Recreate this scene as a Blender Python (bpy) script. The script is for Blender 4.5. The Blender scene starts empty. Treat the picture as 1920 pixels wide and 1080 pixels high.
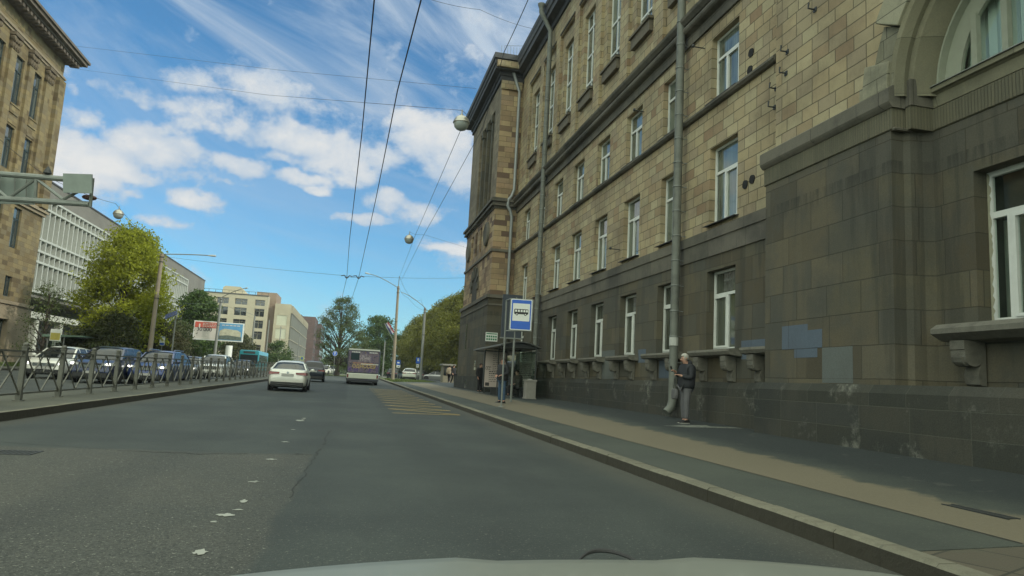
import bpy, math, random
import numpy as np
from mathutils import Vector, Matrix
R = math.radians
S = bpy.context.scene
COL = S.collection

# ---------------------------------------------------------------- camera
F, EYE = 1320.0, 1.25
def _axes():
    v = Vector((655-960, 700-540, F)).normalized()
    h = Vector((math.cos(R(3.1)), math.sin(R(3.1)), 0))
    n = v.cross(h).normalized()
    if n.y > 0: n = -n
    r = v.cross(n).normalized()
    if r.x < 0: r = -r
    return r, v, n
AX = _axes()                                    # world x, y, z axes expressed in camera image axes
def at(px, py, d):                              # the world point d metres deep behind a point of the view
    c = Vector((px-960, py-540, F)) * (d/F)
    return Vector((AX[0].dot(c), AX[1].dot(c), AX[2].dot(c)+EYE))
cam = bpy.data.cameras.new('camera'); camo = bpy.data.objects.new('camera', cam); COL.objects.link(camo)
cam.sensor_width = 36; cam.lens = F/1920*36; cam.clip_start = 0.05; cam.clip_end = 3000
M = Matrix(((AX[0].x, -AX[0].y, -AX[0].z), (AX[1].x, -AX[1].y, -AX[1].z), (AX[2].x, -AX[2].y, -AX[2].z)))
camo.matrix_world = Matrix.Translation((0, 0, EYE)) @ M.to_4x4()
S.camera = camo

# ---------------------------------------------------------------- sky, sun, exposure
SUN_EL, SUN_AZ = 33.0, 112.0                    # azimuth clockwise from +Y
S.view_settings.view_transform = 'Standard'; S.view_settings.look = 'None'
S.view_settings.exposure = 0.0; S.view_settings.gamma = 1.0
SKY_K, CLOUD = 0.125, 0.77
W = bpy.data.worlds.new('World'); S.world = W; W.use_nodes = True
nt = W.node_tree; nt.nodes.clear()
class NB:                                       # small node-graph helper
    def __init__(s, nt): s.nt = nt
    def n(s, t, **k):
        o = s.nt.nodes.new(t)
        for a, b in k.items(): setattr(o, a, b)
        return o
    def put(s, sock, v):
        if v is None: return
        if hasattr(v, 'is_output') or isinstance(v, bpy.types.NodeSocket): s.nt.links.new(v, sock)
        else: sock.default_value = v
    def m(s, op, a, b=None, c=None, clamp=False):
        o = s.n('ShaderNodeMath', operation=op, use_clamp=clamp)
        for i, v in enumerate((a, b, c)): s.put(o.inputs[i], v)
        return o.outputs[0]
    def vm(s, op, a, b=None):
        o = s.n('ShaderNodeVectorMath', operation=op)
        for i, v in enumerate((a, b)): s.put(o.inputs[i], v)
        return o.outputs[0]
    def xyz(s, v):
        o = s.n('ShaderNodeSeparateXYZ'); s.put(o.inputs[0], v); return o.outputs
    def comb(s, x, y, z=0.0):
        o = s.n('ShaderNodeCombineXYZ')
        for i, v in enumerate((x, y, z)): s.put(o.inputs[i], v)
        return o.outputs[0]
    def noise(s, v, sc, det=4.0, rough=0.55, dist=0.0, col=False):
        o = s.n('ShaderNodeTexNoise'); s.put(o.inputs['Vector'], v); s.put(o.inputs['Scale'], sc)
        s.put(o.inputs['Detail'], det); s.put(o.inputs['Roughness'], rough); s.put(o.inputs['Distortion'], dist)
        return o.outputs[1 if col else 0]
    def mix(s, f, a, b, mode='MIX'):
        o = s.n('ShaderNodeMix', data_type='RGBA', blend_type=mode)
        s.put(o.inputs[0], f)
        for i, v in ((6, a), (7, b)):
            if isinstance(v, (tuple, list)) and len(v) == 3: v = (*v, 1)
            s.put(o.inputs[i], v)
        return o.outputs[2]
    def ramp(s, f, stops, interp='LINEAR'):
        o = s.n('ShaderNodeValToRGB'); s.put(o.inputs[0], f); o.color_ramp.interpolation = interp
        e = o.color_ramp.elements
        while len(e) > 1: e.remove(e[-1])
        for i, (p, c) in enumerate(stops):
            if not isinstance(c, (tuple, list)): c = (c, c, c)
            q = e[0] if i == 0 else e.new(p)
            q.position = p; q.color = (*c, 1)
        return o.outputs[0]
    def rng(s, v, a, b, c=0.0, d=1.0, smooth=True):
        o = s.n('ShaderNodeMapRange'); 
        if smooth: o.interpolation_type = 'SMOOTHSTEP'
        for i, q in enumerate((v, a, b, c, d)): s.put(o.inputs[i], q)
        return o.outputs[0]
b = NB(nt)
sky = b.n('ShaderNodeTexSky', sky_type='NISHITA'); sky.sun_disc = False
sky.sun_elevation = R(SUN_EL); sky.sun_rotation = R(SUN_AZ); sky.air_density = 1.0; sky.dust_density = 0.35; sky.ozone_density = 2.2
d = b.n('ShaderNodeTexCoord').outputs['Generated']
x, y, z = b.xyz(d)
az = b.m('ARCTAN2', x, y)                       # radians, 0 = straight down the street, + to the right
el = b.m('ARCSINE', z)
p = b.comb(az, b.m('MULTIPLY', el, 1.35), 0.3)
w1 = b.noise(p, 11.0, 9, 0.6, 0.1); w2 = b.noise(p, 34.0, 6, 0.62)
wob = b.xyz(b.noise(p, 7.0, 5, 0.55, col=True))
azw = b.m('ADD', az, b.m('MULTIPLY', b.m('SUBTRACT', wob[0], .5), .10))
elw = b.m('ADD', el, b.m('MULTIPLY', b.m('SUBTRACT', wob[1], .5), .06))
def pix(px, py):                                # direction of a cloud on the sky
    v = at(px, py, 1) - Vector((0, 0, EYE)); v.normalize()
    return math.atan2(v.x, v.y), math.asin(v.z)
BL = [(345,150,62,28,.85),(255,172,30,13,.6),(135,188,18,10,.6),(180,178,15,12,.6),(170,228,48,18,.95),(320,205,90,24,.95),(420,212,52,22,.8),(510,158,70,32,.9),
      (268,262,55,30,1.2),(325,288,60,24,1.1),(425,250,105,26,1.0),(545,262,85,28,1.25),(165,285,85,34,1.2),(130,328,62,20,1.1),(215,312,50,20,1.0),
      (262,336,50,12,.8),(350,342,50,10,.6),(238,362,34,9,.7),(450,318,60,17,1.15),(520,300,50,14,1.0),(552,338,72,13,1.1),(622,300,60,32,1.0),(664,332,50,20,1.0),
      (590,358,36,8,1.0),(702,308,40,28,.85),(445,350,36,7,.7),(368,377,40,14,1.15),(308,410,46,13,.95),(730,373,36,19,1.25),(682,405,46,8,1.0),(792,391,60,18,1.0),
      (848,388,30,12,.8),(832,262,72,60,1.05),(762,215,60,24,.8),(872,330,44,40,.9),(700,190,70,40,.65),(585,470,62,6,.55),(860,460,56,10,.85),(600,200,80,26,.55),
      (-300,300,260,90,1.1),(-600,80,300,120,1.0),(1500,200,500,260,.9),(2400,300,300,300,1.0)]
tot = None
for (px, py, sx, sy, wt) in BL:
    a0, e0 = pix(px, py); sa, se = sx/F*1.22, sy/F*1.25
    u = b.m('DIVIDE', b.m('SUBTRACT', azw, a0), sa); v = b.m('DIVIDE', b.m('SUBTRACT', elw, e0), se)
    q = b.m('ADD', b.m('MULTIPLY', u, u), b.m('MULTIPLY', v, v))
    q = b.m('MULTIPLY', b.m('EXPONENT', b.m('MULTIPLY', q, -0.8)), wt)
    tot = q if tot is None else b.m('SMOOTH_MAX', tot, q, .25)
tot = b.m('MINIMUM', tot, 1.15)
# unseen cloud added above and behind the camera to brighten the shaded street
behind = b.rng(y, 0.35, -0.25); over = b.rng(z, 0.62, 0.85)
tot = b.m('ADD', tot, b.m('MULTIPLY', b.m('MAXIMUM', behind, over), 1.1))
den = b.m('ADD', tot, b.m('ADD', b.m('MULTIPLY', b.m('SUBTRACT', w1, .5), 2.0), b.m('MULTIPLY', b.m('SUBTRACT', w2, .5), .7)))
mask = b.m('MULTIPLY', b.rng(den, .28, .86), .98)
# high thin streaks
tilt = b.comb(b.m('ADD', b.m('MULTIPLY', az, 1.6), b.m('MULTIPLY', el, .7)), b.m('ADD', b.m('MULTIPLY', el, 5.5), b.m('MULTIPLY', az, 1.7)), 2.0)
cir = b.rng(b.noise(tilt, 1.5, 8, .62, .9), .36, .76)
cir = b.m('MULTIPLY', cir, b.m('ADD', .30, b.m('MULTIPLY', b.m('MULTIPLY', b.rng(el, .20, .46), b.rng(az, -.85, .12)), 1.0)))
mask = b.m('MAXIMUM', mask, cir)
mask = b.m('MULTIPLY', mask, b.rng(el, .02, .12))
shade = b.rng(b.m('ADD', den, b.m('MULTIPLY', b.m('SUBTRACT', b.noise(p, 9.0, 5, .6), .5), 1.2)), .4, 1.5)
cc = b.mix(shade, (.62*CLOUD, .76*CLOUD, .92*CLOUD), (CLOUD*1.04, CLOUD*1.04, CLOUD*1.02))
skc = b.mix(1.0, sky.outputs[0], (SKY_K*.52, SKY_K*1.02, SKY_K*1.22), 'MULTIPLY')
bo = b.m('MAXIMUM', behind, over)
cc = b.mix(1.0, cc, b.mix(bo, (1,1,1), (2.8,2.95,2.45)), 'MULTIPLY')  # the added out-of-view cloud is boosted and tinted as fill light
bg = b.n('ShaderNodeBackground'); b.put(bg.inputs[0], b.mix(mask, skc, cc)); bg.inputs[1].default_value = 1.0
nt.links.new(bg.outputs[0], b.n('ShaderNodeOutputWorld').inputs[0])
sl = bpy.data.lights.new('sun', 'SUN'); sl.energy = 2.6; sl.angle = R(0.6); sl.color = (1, .94, .84)
so = bpy.data.objects.new('sun', sl); COL.objects.link(so)
sd = Vector((math.cos(R(SUN_EL))*math.sin(R(SUN_AZ)), math.cos(R(SUN_EL))*math.cos(R(SUN_AZ)), math.sin(R(SUN_EL))))
so.rotation_euler = sd.to_track_quat('Z', 'Y').to_euler(); so.location = (40, -40, 60)

# ---------------------------------------------------------------- mesh and naming helpers
def G(y): return 0.0067*max(-5.0, min(y, 105.0))                 # the street climbs gently
def P(x, y): return G(y) + 0.15 + 0.04*(max(4.0, min(x, 9.5))-4.0)   # right-hand pavement
def tag(o, label=None, cat=None, group=None, kind=None):
    if label: o['label'] = label
    if cat: o['category'] = cat
    if group: o['group'] = group
    if kind: o['kind'] = kind
    return o
def thing(name, label, cat, loc=(0, 0, 0), rz=0.0, group=None):
    o = bpy.data.objects.new(name, None); COL.objects.link(o); o.empty_display_size = .3
    o.location = loc; o.rotation_euler = (0, 0, rz)
    return tag(o, label, cat, group)
def dup(o, loc=None, rz=None, label=None, parent=None):
    c = o.copy(); COL.objects.link(c)
    if parent is not None: c.parent = parent
    if loc is not None: c.location = loc
    if rz is not None: c.rotation_euler = (0, 0, rz)
    if label: c['label'] = label
    for ch in KIDS.get(o.name, []): 
        k = dup(ch, parent=c)
        KIDS.setdefault(c.name, []).append(k)
    return c
KIDS = {}
class MB:
    def __init__(s): s.v = []; s.f = []; s.m = []; s.c = 0; s.M = None
    def add(s, vs, fs):
        o = len(s.v)
        if s.M is not None: vs = [tuple(s.M @ Vector(q)) for q in vs]
        s.v += [tuple(q) for q in vs]; s.f += [tuple(i+o for i in f) for f in fs]; s.m += [s.c]*len(fs); return s
    def quad(s, *q): return s.add(q, [tuple(range(len(q)))])
    def box(s, x0, x1, y0, y1, z0, z1):
        if x0 > x1: x0, x1 = x1, x0
        if y0 > y1: y0, y1 = y1, y0
        if z0 > z1: z0, z1 = z1, z0
        return s.add([(x0,y0,z0),(x1,y0,z0),(x1,y1,z0),(x0,y1,z0),(x0,y0,z1),(x1,y0,z1),(x1,y1,z1),(x0,y1,z1)],
                     [(0,3,2,1),(4,5,6,7),(0,1,5,4),(1,2,6,5),(2,3,7,6),(3,0,4,7)])
    def bar(s, p, q, w, h=None):
        h = h or w; p = Vector(p); q = Vector(q); d = (q-p).normalized()
        up = Vector((0,0,1)) if abs(d.z) < .95 else Vector((0,1,0))
        a = d.cross(up).normalized()*w/2; c = a.cross(d).normalized()*h/2
        vs = [t+e*a+f*c for t in (p, q) for e, f in ((-1,-1),(1,-1),(1,1),(-1,1))]
        return s.add(vs, [(0,1,2,3),(7,6,5,4),(0,4,5,1),(1,5,6,2),(2,6,7,3),(3,7,4,0)])
    def tube(s, pts, r, n=8, cap=True):
        pts = [Vector(q) for q in pts]; k = len(pts)
        rs = r if isinstance(r, (list, tuple)) else [r]*k
        vs = []; fs = []; ref = None
        for i in range(k):
            d = (pts[min(i+1,k-1)]-pts[max(i-1,0)]).normalized()
            if ref is None: ref = Vector((1,0,0)) if abs(d.x) < .9 else Vector((0,0,1))
            a = (ref - d*ref.dot(d)).normalized(); c = d.cross(a); ref = a
            for j in range(n):
                t = 2*math.pi*j/n; vs.append(pts[i]+(a*math.cos(t)+c*math.sin(t))*rs[i])
        for i in range(k-1):
            for j in range(n):
                j2 = (j+1) % n; fs.append((i*n+j, i*n+j2, (i+1)*n+j2, (i+1)*n+j))
        if cap: fs.append(tuple(range(n))[::-1]); fs.append(tuple((k-1)*n+j for j in range(n)))
        return s.add(vs, fs)
    def lathe(s, c, prof, n=16, axis='z'):
        vs = []; fs = []
        for (r, z) in prof:
            for j in range(n):
                t = 2*math.pi*j/n; a, e = r*math.cos(t), r*math.sin(t)
                vs.append({'z': (c[0]+a, c[1]+e, c[2]+z), 'x': (c[0]+z, c[1]+a, c[2]+e), 'y': (c[0]+e, c[1]+z, c[2]+a)}[axis])
        for i in range(len(prof)-1):
            for j in range(n):
                j2 = (j+1) % n; fs.append((i*n+j, i*n+j2, (i+1)*n+j2, (i+1)*n+j))
        if prof[0][0] > 1e-4: fs.append(tuple(range(n))[::-1])
        if prof[-1][0] > 1e-4: fs.append(tuple((len(prof)-1)*n+j for j in range(n)))
        return s.add(vs, fs)
    def prism(s, poly, axis, a, e):                # poly in the two other axes, in order
        def P3(q, t): return {'x': (t, q[0], q[1]), 'y': (q[0], t, q[1]), 'z': (q[0], q[1], t)}[axis]
        n = len(poly); vs = [P3(q, a) for q in poly]+[P3(q, e) for q in poly]
        fs = [tuple(range(n))[::-1], tuple(range(n, 2*n))]+[(i, (i+1) % n, n+(i+1) % n, n+i) for i in range(n)]
        return s.add(vs, fs)
    def ball(s, c, r, n=12, m=8, sx=1, sy=1, sz=1):
        pr = []
        o = len(s.v)
        vs = [(c[0]+r*sx*math.sin(math.pi*i/m)*math.cos(2*math.pi*j/n), c[1]+r*sy*math.sin(math.pi*i/m)*math.sin(2*math.pi*j/n), c[2]+r*sz*math.cos(math.pi*i/m)) for i in range(m+1) for j in range(n)]
        fs = [(i*n+j, (i+1)*n+j, (i+1)*n+(j+1) % n, i*n+(j+1) % n) for i in range(m) for j in range(n)]
        return s.add(vs, fs)
    def build(s, name, mat, parent=None, world=False, smooth=False, bevel=0.0, loc=None, ang=35):
        vs = s.v
        if world and parent is not None:
            L = Vector((0,0,0)); q = parent
            while q is not None: L += q.location; q = q.parent
            vs = [(a[0]-L.x, a[1]-L.y, a[2]-L.z) for a in vs]
        me = bpy.data.meshes.new(name); me.from_pydata(vs, [], s.f); 
        for mm in (mat if isinstance(mat, (list, tuple)) else [mat]): me.materials.append(mm)
        if any(s.m): me.polygons.foreach_set('material_index', s.m)
        me.validate()
        import bmesh
        bm = bmesh.new(); bm.from_mesh(me); bmesh.ops.remove_doubles(bm, verts=bm.verts, dist=1e-5) if smooth else None
        bmesh.ops.recalc_face_normals(bm, faces=bm.faces); bm.to_mesh(me); bm.free()
        if smooth:
            me.polygons.foreach_set('use_smooth', [True]*len(me.polygons)); me.set_sharp_from_angle(angle=R(ang))
        o = bpy.data.objects.new(name, me); COL.objects.link(o)
        if loc is not None: o.location = loc
        if parent is not None:
            o.parent = parent; KIDS.setdefault(parent.name, []).append(o)
        if bevel:
            q = o.modifiers.new('bevel', 'BEVEL'); q.width = bevel; q.segments = 2; q.limit_method = 'ANGLE'
        return o
def structure(o, kind='structure'): o['kind'] = kind; return o

# ---------------------------------------------------------------- materials
MAT = {}
def pmat(name, col, rough=.6, metal=0.0, var=.12, scale=6.0, bump=0.0, bscale=60.0, ior=None, emit=None, coat=0.0, sheen=0.0, dirt=0.0):
    if name in MAT: return MAT[name]
    m = bpy.data.materials.new(name); m.use_nodes = True; b = NB(m.node_tree); pb = m.node_tree.nodes['Principled BSDF']
    co = b.n('ShaderNodeTexCoord').outputs['Object']
    nz = b.noise(co, scale, 5, .6)
    c = b.mix(nz, tuple(q*(1-var*1.6) for q in col), tuple(min(1, q*(1+var*1.6)) for q in col))
    if dirt: 
        d2 = b.rng(b.noise(co, scale*.35, 6, .65), .48, .7)
        c = b.mix(b.m('MULTIPLY', d2, dirt), c, tuple(q*.35 for q in col))
    b.put(pb.inputs['Base Color'], c); pb.inputs['Metallic'].default_value = metal
    b.put(pb.inputs['Roughness'], b.m('ADD', rough-.06, b.m('MULTIPLY', nz, .12)))
    if ior: pb.inputs['IOR'].default_value = ior
    if coat: pb.inputs['Coat Weight'].default_value = coat; pb.inputs['Coat Roughness'].default_value = .05
    if emit: pb.inputs['Emission Color'].default_value = (*col, 1); pb.inputs['Emission Strength'].default_value = emit
    if bump:
        q = b.n('ShaderNodeBump'); q.inputs['Strength'].default_value = bump; q.inputs['Distance'].default_value = .02
        b.put(q.inputs['Height'], b.noise(co, bscale, 4, .6)); b.put(pb.inputs['Normal'], q.outputs[0])
    MAT[name] = m; return m
def wpos(b): return b.n('ShaderNodeNewGeometry').outputs['Position']
def ashlar(name, cols, bw, bh, mort=.012, mcol=(.05,.045,.035), stain=.45, streak=.3, stcol=(.06,.055,.045), bump=.5, rough=.85, zoff=0.0, ztop=None, grain=.2, tall=0.0, lime=0.0):
    """stone blocks laid in courses, random tone per block, soot, rain streaks"""
    m = bpy.data.materials.new(name); m.use_nodes = True; b = NB(m.node_tree); pb = m.node_tree.nodes['Principled BSDF']
    x, y, z = b.xyz(wpos(b))
    u = b.m('ADD', x, y)
    wz = b.m('MULTIPLY', b.m('SUBTRACT', b.noise(b.comb(u, z, 0.0), 1.3, 3), .5), .03)
    v = b.comb(b.m('ADD', u, wz), b.m('ADD', z, b.m('ADD', wz, zoff)), 0.0)
    def bk(w, off, fr):
        t = b.n('ShaderNodeTexBrick'); b.put(t.inputs['Vector'], v); t.inputs['Scale'].default_value = 1
        t.inputs['Brick Width'].default_value = w; t.inputs['Row Height'].default_value = bh
        t.inputs['Mortar Size'].default_value = mort; t.inputs['Mortar Smooth'].default_value = .35
        t.inputs['Color1'].default_value = (0,0,0,1); t.inputs['Color2'].default_value = (1,1,1,1); t.inputs['Mortar'].default_value = (.5,.5,.5,1)
        t.offset = off; t.offset_frequency = fr; return t
    t1 = bk(bw, .5, 2); t2 = bk(bw*1.37, .37, 3)
    row = b.m('FLOOR', b.m('DIVIDE', b.m('ADD', z, zoff), bh))
    sel = b.m('GREATER_THAN', b.noise(b.comb(row, 3.3, 1.7), 1.7, 0), .52)
    tone = b.mix(sel, t1.outputs['Color'], t2.outputs['Color']); fac = b.m('ADD', b.m('MULTIPLY', t1.outputs['Fac'], b.m('SUBTRACT', 1.0, sel)), b.m('MULTIPLY', t2.outputs['Fac'], sel))
    n = len(cols); c = b.ramp(tone, [(i/max(1, n-1), q) for i, q in enumerate(cols)])
    co = b.comb(x, y, z)
    big = b.noise(co, .55, 6, .62); mid = b.noise(co, 3.5, 6, .65); fine = b.noise(co, 45.0, 3, .6)
    c = b.mix(b.m('MULTIPLY', b.rng(big, .42, .68), stain), c, stcol)
    c = b.mix(b.m('MULTIPLY', b.rng(mid, .5, .75), stain*.6), c, tuple(q*1.2 for q in stcol))
    sk = b.noise(b.comb(b.m('MULTIPLY', u, 5.0), b.m('MULTIPLY', z, .35), 0.0), 1.0, 5, .7)
    c = b.mix(b.m('MULTIPLY', b.rng(sk, .55, .75), streak), c, tuple(q*.8 for q in stcol))
    c = b.mix(b.m('MULTIPLY', b.rng(sk, .42, .28), streak*.5), c, tuple(min(1, q*1.35) for q in cols[-1]))
    if tall:                                        # broad pale and dark washes running the height of the wall
        tk = b.noise(b.comb(b.m('ADD', b.m('MULTIPLY', u, 1.5), 31.0), b.m('MULTIPLY', z, .12), 2.0), 1.0, 5, .62)
        c = b.mix(b.m('MULTIPLY', b.rng(tk, .56, .66), tall), c, tuple(q*1.25 for q in cols[1])); c = b.mix(b.m('MULTIPLY', b.rng(tk, .43, .34), tall), c, tuple(q*.6 for q in stcol))
    if lime:
        lk = b.m('MULTIPLY', b.rng(b.noise(co, 1.1, 7, .72), .54, .70), b.rng(b.noise(co, 9.0, 4, .7), .35, .6)); c = b.mix(b.m('MULTIPLY', lk, lime), c, (.20,.20,.165))
    if ztop is not None:                            # soot washed down under the ledges
        for (zt, dz, amt) in ztop:
            k = b.m('MULTIPLY', b.rng(z, zt-dz, zt), b.m('LESS_THAN', z, zt+.02))
            k = b.m('MULTIPLY', k, b.rng(b.noise(b.comb(b.m('MULTIPLY', u, 7.0), b.m('MULTIPLY', z, .8), 4.0), 1.0, 5, .65), .38, .62))
            c = b.mix(b.m('MULTIPLY', k, amt), c, (.035, .035, .03))
    c = b.mix(b.m('MULTIPLY', fac, .75), c, mcol)
    g = b.m('ADD', 1-grain, b.m('MULTIPLY', fine, grain*2)); c = b.mix(1.0, c, b.comb(g, g, g), 'MULTIPLY')
    b.put(pb.inputs['Base Color'], c); pb.inputs['Roughness'].default_value = rough; pb.inputs['Specular IOR Level'].default_value = .25
    bp = b.n('ShaderNodeBump'); bp.inputs['Strength'].default_value = bump; bp.inputs['Distance'].default_value = .03
    hgt = b.m('SUBTRACT', b.m('ADD', b.m('MULTIPLY', mid, .5), b.m('ADD', b.m('MULTIPLY', fine, .25), b.m('MULTIPLY', b.xyz(tone)[0], .3))), b.m('MULTIPLY', fac, 1.2))
    b.put(bp.inputs['Height'], hgt); b.put(pb.inputs['Normal'], bp.outputs[0])
    MAT[name] = m; return m
YEL = ashlar('yellow_ashlar', [(.265,.185,.115),(.325,.262,.16),(.375,.315,.19),(.345,.305,.195),(.41,.355,.225),(.37,.295,.175),(.30,.25,.17),(.34,.287,.18)], .40, .30, .014, (.05,.042,.028), stain=.5, streak=.3, stcol=(.13,.105,.07), ztop=[(12.1,.5,.5)])
GRY = ashlar('grey_base_stone', [(.072,.063,.044),(.10,.087,.058),(.126,.11,.074),(.083,.081,.065),(.11,.098,.062)], .95, .60, .011, (.04,.038,.03), stain=.75, streak=.55, stcol=(.068,.070,.060), zoff=.16, ztop=[(5.45,.5,.6)], grain=.28, tall=.45)
PLI = ashlar('plinth_stone', [(.042,.044,.036),(.062,.060,.047),(.050,.052,.046)], .85, .40, .009, (.075,.078,.062), stain=.7, streak=.5, stcol=(.032,.036,.034), zoff=.02, grain=.4, tall=.3, lime=.75)
MLD = ashlar('moulding_stone', [(.11,.105,.085),(.15,.14,.11),(.13,.12,.10)], 1.4, 3.0, .01, (.04,.04,.03), stain=.7, streak=.6, stcol=(.05,.05,.045))
TWR = ashlar('tower_ashlar', [(.12,.08,.06),(.20,.14,.09),(.30,.22,.13),(.42,.33,.19),(.36,.25,.15),(.24,.19,.13)], .62, .34, .012, (.06,.05,.035), stain=.5, streak=.2, stcol=(.11,.09,.07))
ARC = ashlar('arch_stone', [(.18,.17,.115),(.21,.20,.135),(.24,.225,.155)], 2.6, .95, .006, (.08,.08,.06), stain=.55, streak=.6, stcol=(.09,.09,.07))
LFT = ashlar('left_ashlar', [(.095,.072,.038),(.17,.132,.066),(.235,.19,.095),(.19,.16,.09),(.155,.13,.08)], .6, .35, .012, (.10,.075,.04), stain=.35, streak=.25, stcol=(.15,.12,.075))
LFB = ashlar('left_base', [(.24,.20,.14),(.28,.235,.16)], 2.0, 1.2, .008, (.2,.17,.12), stain=.25, streak=.2, stcol=(.2,.17,.12))
WHT = pmat('window_frame_white', (.62,.64,.60), .45, var=.06, dirt=.12)
SIL = pmat('sill_stone', (.13,.125,.10), .85, var=.25, scale=9, bump=.5, dirt=.5)
MET = pmat('galvanised_pipe', (.135,.145,.125), .65, .1, var=.18, scale=5, dirt=.45)
DRK = pmat('dark_metal', (.03,.034,.034), .55, var=.2)
EAV = pmat('eaves_paint', (.05,.052,.056), .8, var=.3, scale=3)
CON = pmat('concrete', (.25,.24,.21), .85, var=.2, scale=3, bump=.3, dirt=.3)
GRM = pmat('grey_paint_metal', (.20,.215,.20), .55, .2, var=.12, dirt=.3)
def glassm(name, col, var=.5, ior=1.9, stripes=0.0):
    m = bpy.data.materials.new(name); m.use_nodes = True; b = NB(m.node_tree); pb = m.node_tree.nodes['Principled BSDF']
    x, y, z = b.xyz(wpos(b)); u = b.m('ADD', x, y)
    k = b.noise(b.comb(b.m('MULTIPLY', u, .9), b.m('MULTIPLY', z, .5), 0.0), 1.0, 3)
    c = b.mix(b.rng(k, .4, .6), tuple(q*(1-var) for q in col), tuple(q*(1+var) for q in col))
    if stripes:
        s = b.noise(b.comb(b.m('MULTIPLY', u, 16.0), b.m('MULTIPLY', z, .3), 0.0), 1.0, 3)
        c = b.mix(b.m('MULTIPLY', b.rng(s, .4, .65), stripes), c, tuple(min(1, q*2.2) for q in col))
    b.put(pb.inputs['Base Color'], c); pb.inputs['Roughness'].default_value = .04; pb.inputs['IOR'].default_value = ior
    bp = b.n('ShaderNodeBump'); bp.inputs['Strength'].default_value = .06; bp.inputs['Distance'].default_value = .05
    b.put(bp.inputs['Height'], b.noise(b.comb(u, z, 0.0), 1.4, 1)); b.put(pb.inputs['Normal'], bp.outputs[0])
    MAT[name] = m; return m
GLS = glassm('window_glass', (.085,.105,.085), .45, 2.0, .5)
GLD = glassm('window_glass_dark', (.022,.028,.028), .5, 1.9)
def clearglass():
    m = bpy.data.materials.new('clear_glass'); m.use_nodes = True; b = NB(m.node_tree); m.node_tree.nodes.clear()
    gm = b.n('ShaderNodeNewGeometry'); dt = b.n('ShaderNodeVectorMath', operation='DOT_PRODUCT'); b.put(dt.inputs[0], gm.outputs['Incoming']); b.put(dt.inputs[1], gm.outputs['Normal'])
    fr = b.m('ADD', .07, b.m('MULTIPLY', b.m('POWER', b.m('SUBTRACT', 1.0, b.m('ABSOLUTE', dt.outputs['Value'])), 4.0), .8))
    t = b.n('ShaderNodeBsdfTransparent'); t.inputs[0].default_value = (.8,.88,.84,1); g = b.n('ShaderNodeBsdfGlossy'); g.inputs['Roughness'].default_value = .03
    mx = b.n('ShaderNodeMixShader'); o = b.n('ShaderNodeOutputMaterial')
    b.put(mx.inputs[0], fr); b.put(mx.inputs[1], t.outputs[0]); b.put(mx.inputs[2], g.outputs[0]); b.put(o.inputs[0], mx.outputs[0])
    return m
CLR = clearglass()
def text(s, size, mat, parent, loc, rot, name='lettering', ex=.004, bold=0.0, world=False, sx=1.0):
    cu = bpy.data.curves.new('t', 'FONT'); cu.body = s; cu.size = size; cu.extrude = ex; cu.offset = bold; cu.align_x = 'CENTER'; cu.align_y = 'CENTER'
    o = bpy.data.objects.new('t', cu); COL.objects.link(o); dg = bpy.context.evaluated_depsgraph_get()
    me = bpy.data.meshes.new_from_object(o.evaluated_get(dg)); bpy.data.objects.remove(o)
    me.name = name; me.materials.clear(); me.materials.append(mat)
    t = bpy.data.objects.new(name, me); COL.objects.link(t); t.location = loc; t.rotation_euler = rot; t.scale = (sx, 1, 1)
    if parent is not None: t.parent = parent; KIDS.setdefault(parent.name, []).append(t)
    return t

# ---------------------------------------------------------------- ground, road, pavements
YS = [-12, -5, 0, 3, 6, 9, 12, 16, 20, 25, 30, 40, 50, 60, 70, 80, 90, 98, 105, 112, 130, 160, 200]
def sheet(name, xs, ys, zf, mat, skirt=0.0):
    m = MB(); vs = [(x, y, zf(x, y)) for y in ys for x in xs]; n = len(xs)
    fs = [(j*n+i, j*n+i+1, (j+1)*n+i+1, (j+1)*n+i) for j in range(len(ys)-1) for i in range(n-1)]
    m.add(vs, fs)
    if skirt:
        ring = [(x, ys[0]) for x in xs]+[(xs[-1], y) for y in ys[1:]]+[(x, ys[-1]) for x in xs[-2::-1]]+[(xs[0], y) for y in ys[-2:0:-1]]
        for i in range(len(ring)):
            a, c = ring[i], ring[(i+1) % len(ring)]
            m.quad((*a, zf(*a)), (*c, zf(*c)), (*c, zf(*c)-skirt), (*a, zf(*a)-skirt))
    o = m.build(name, mat, smooth=False); return structure(o)
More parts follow.
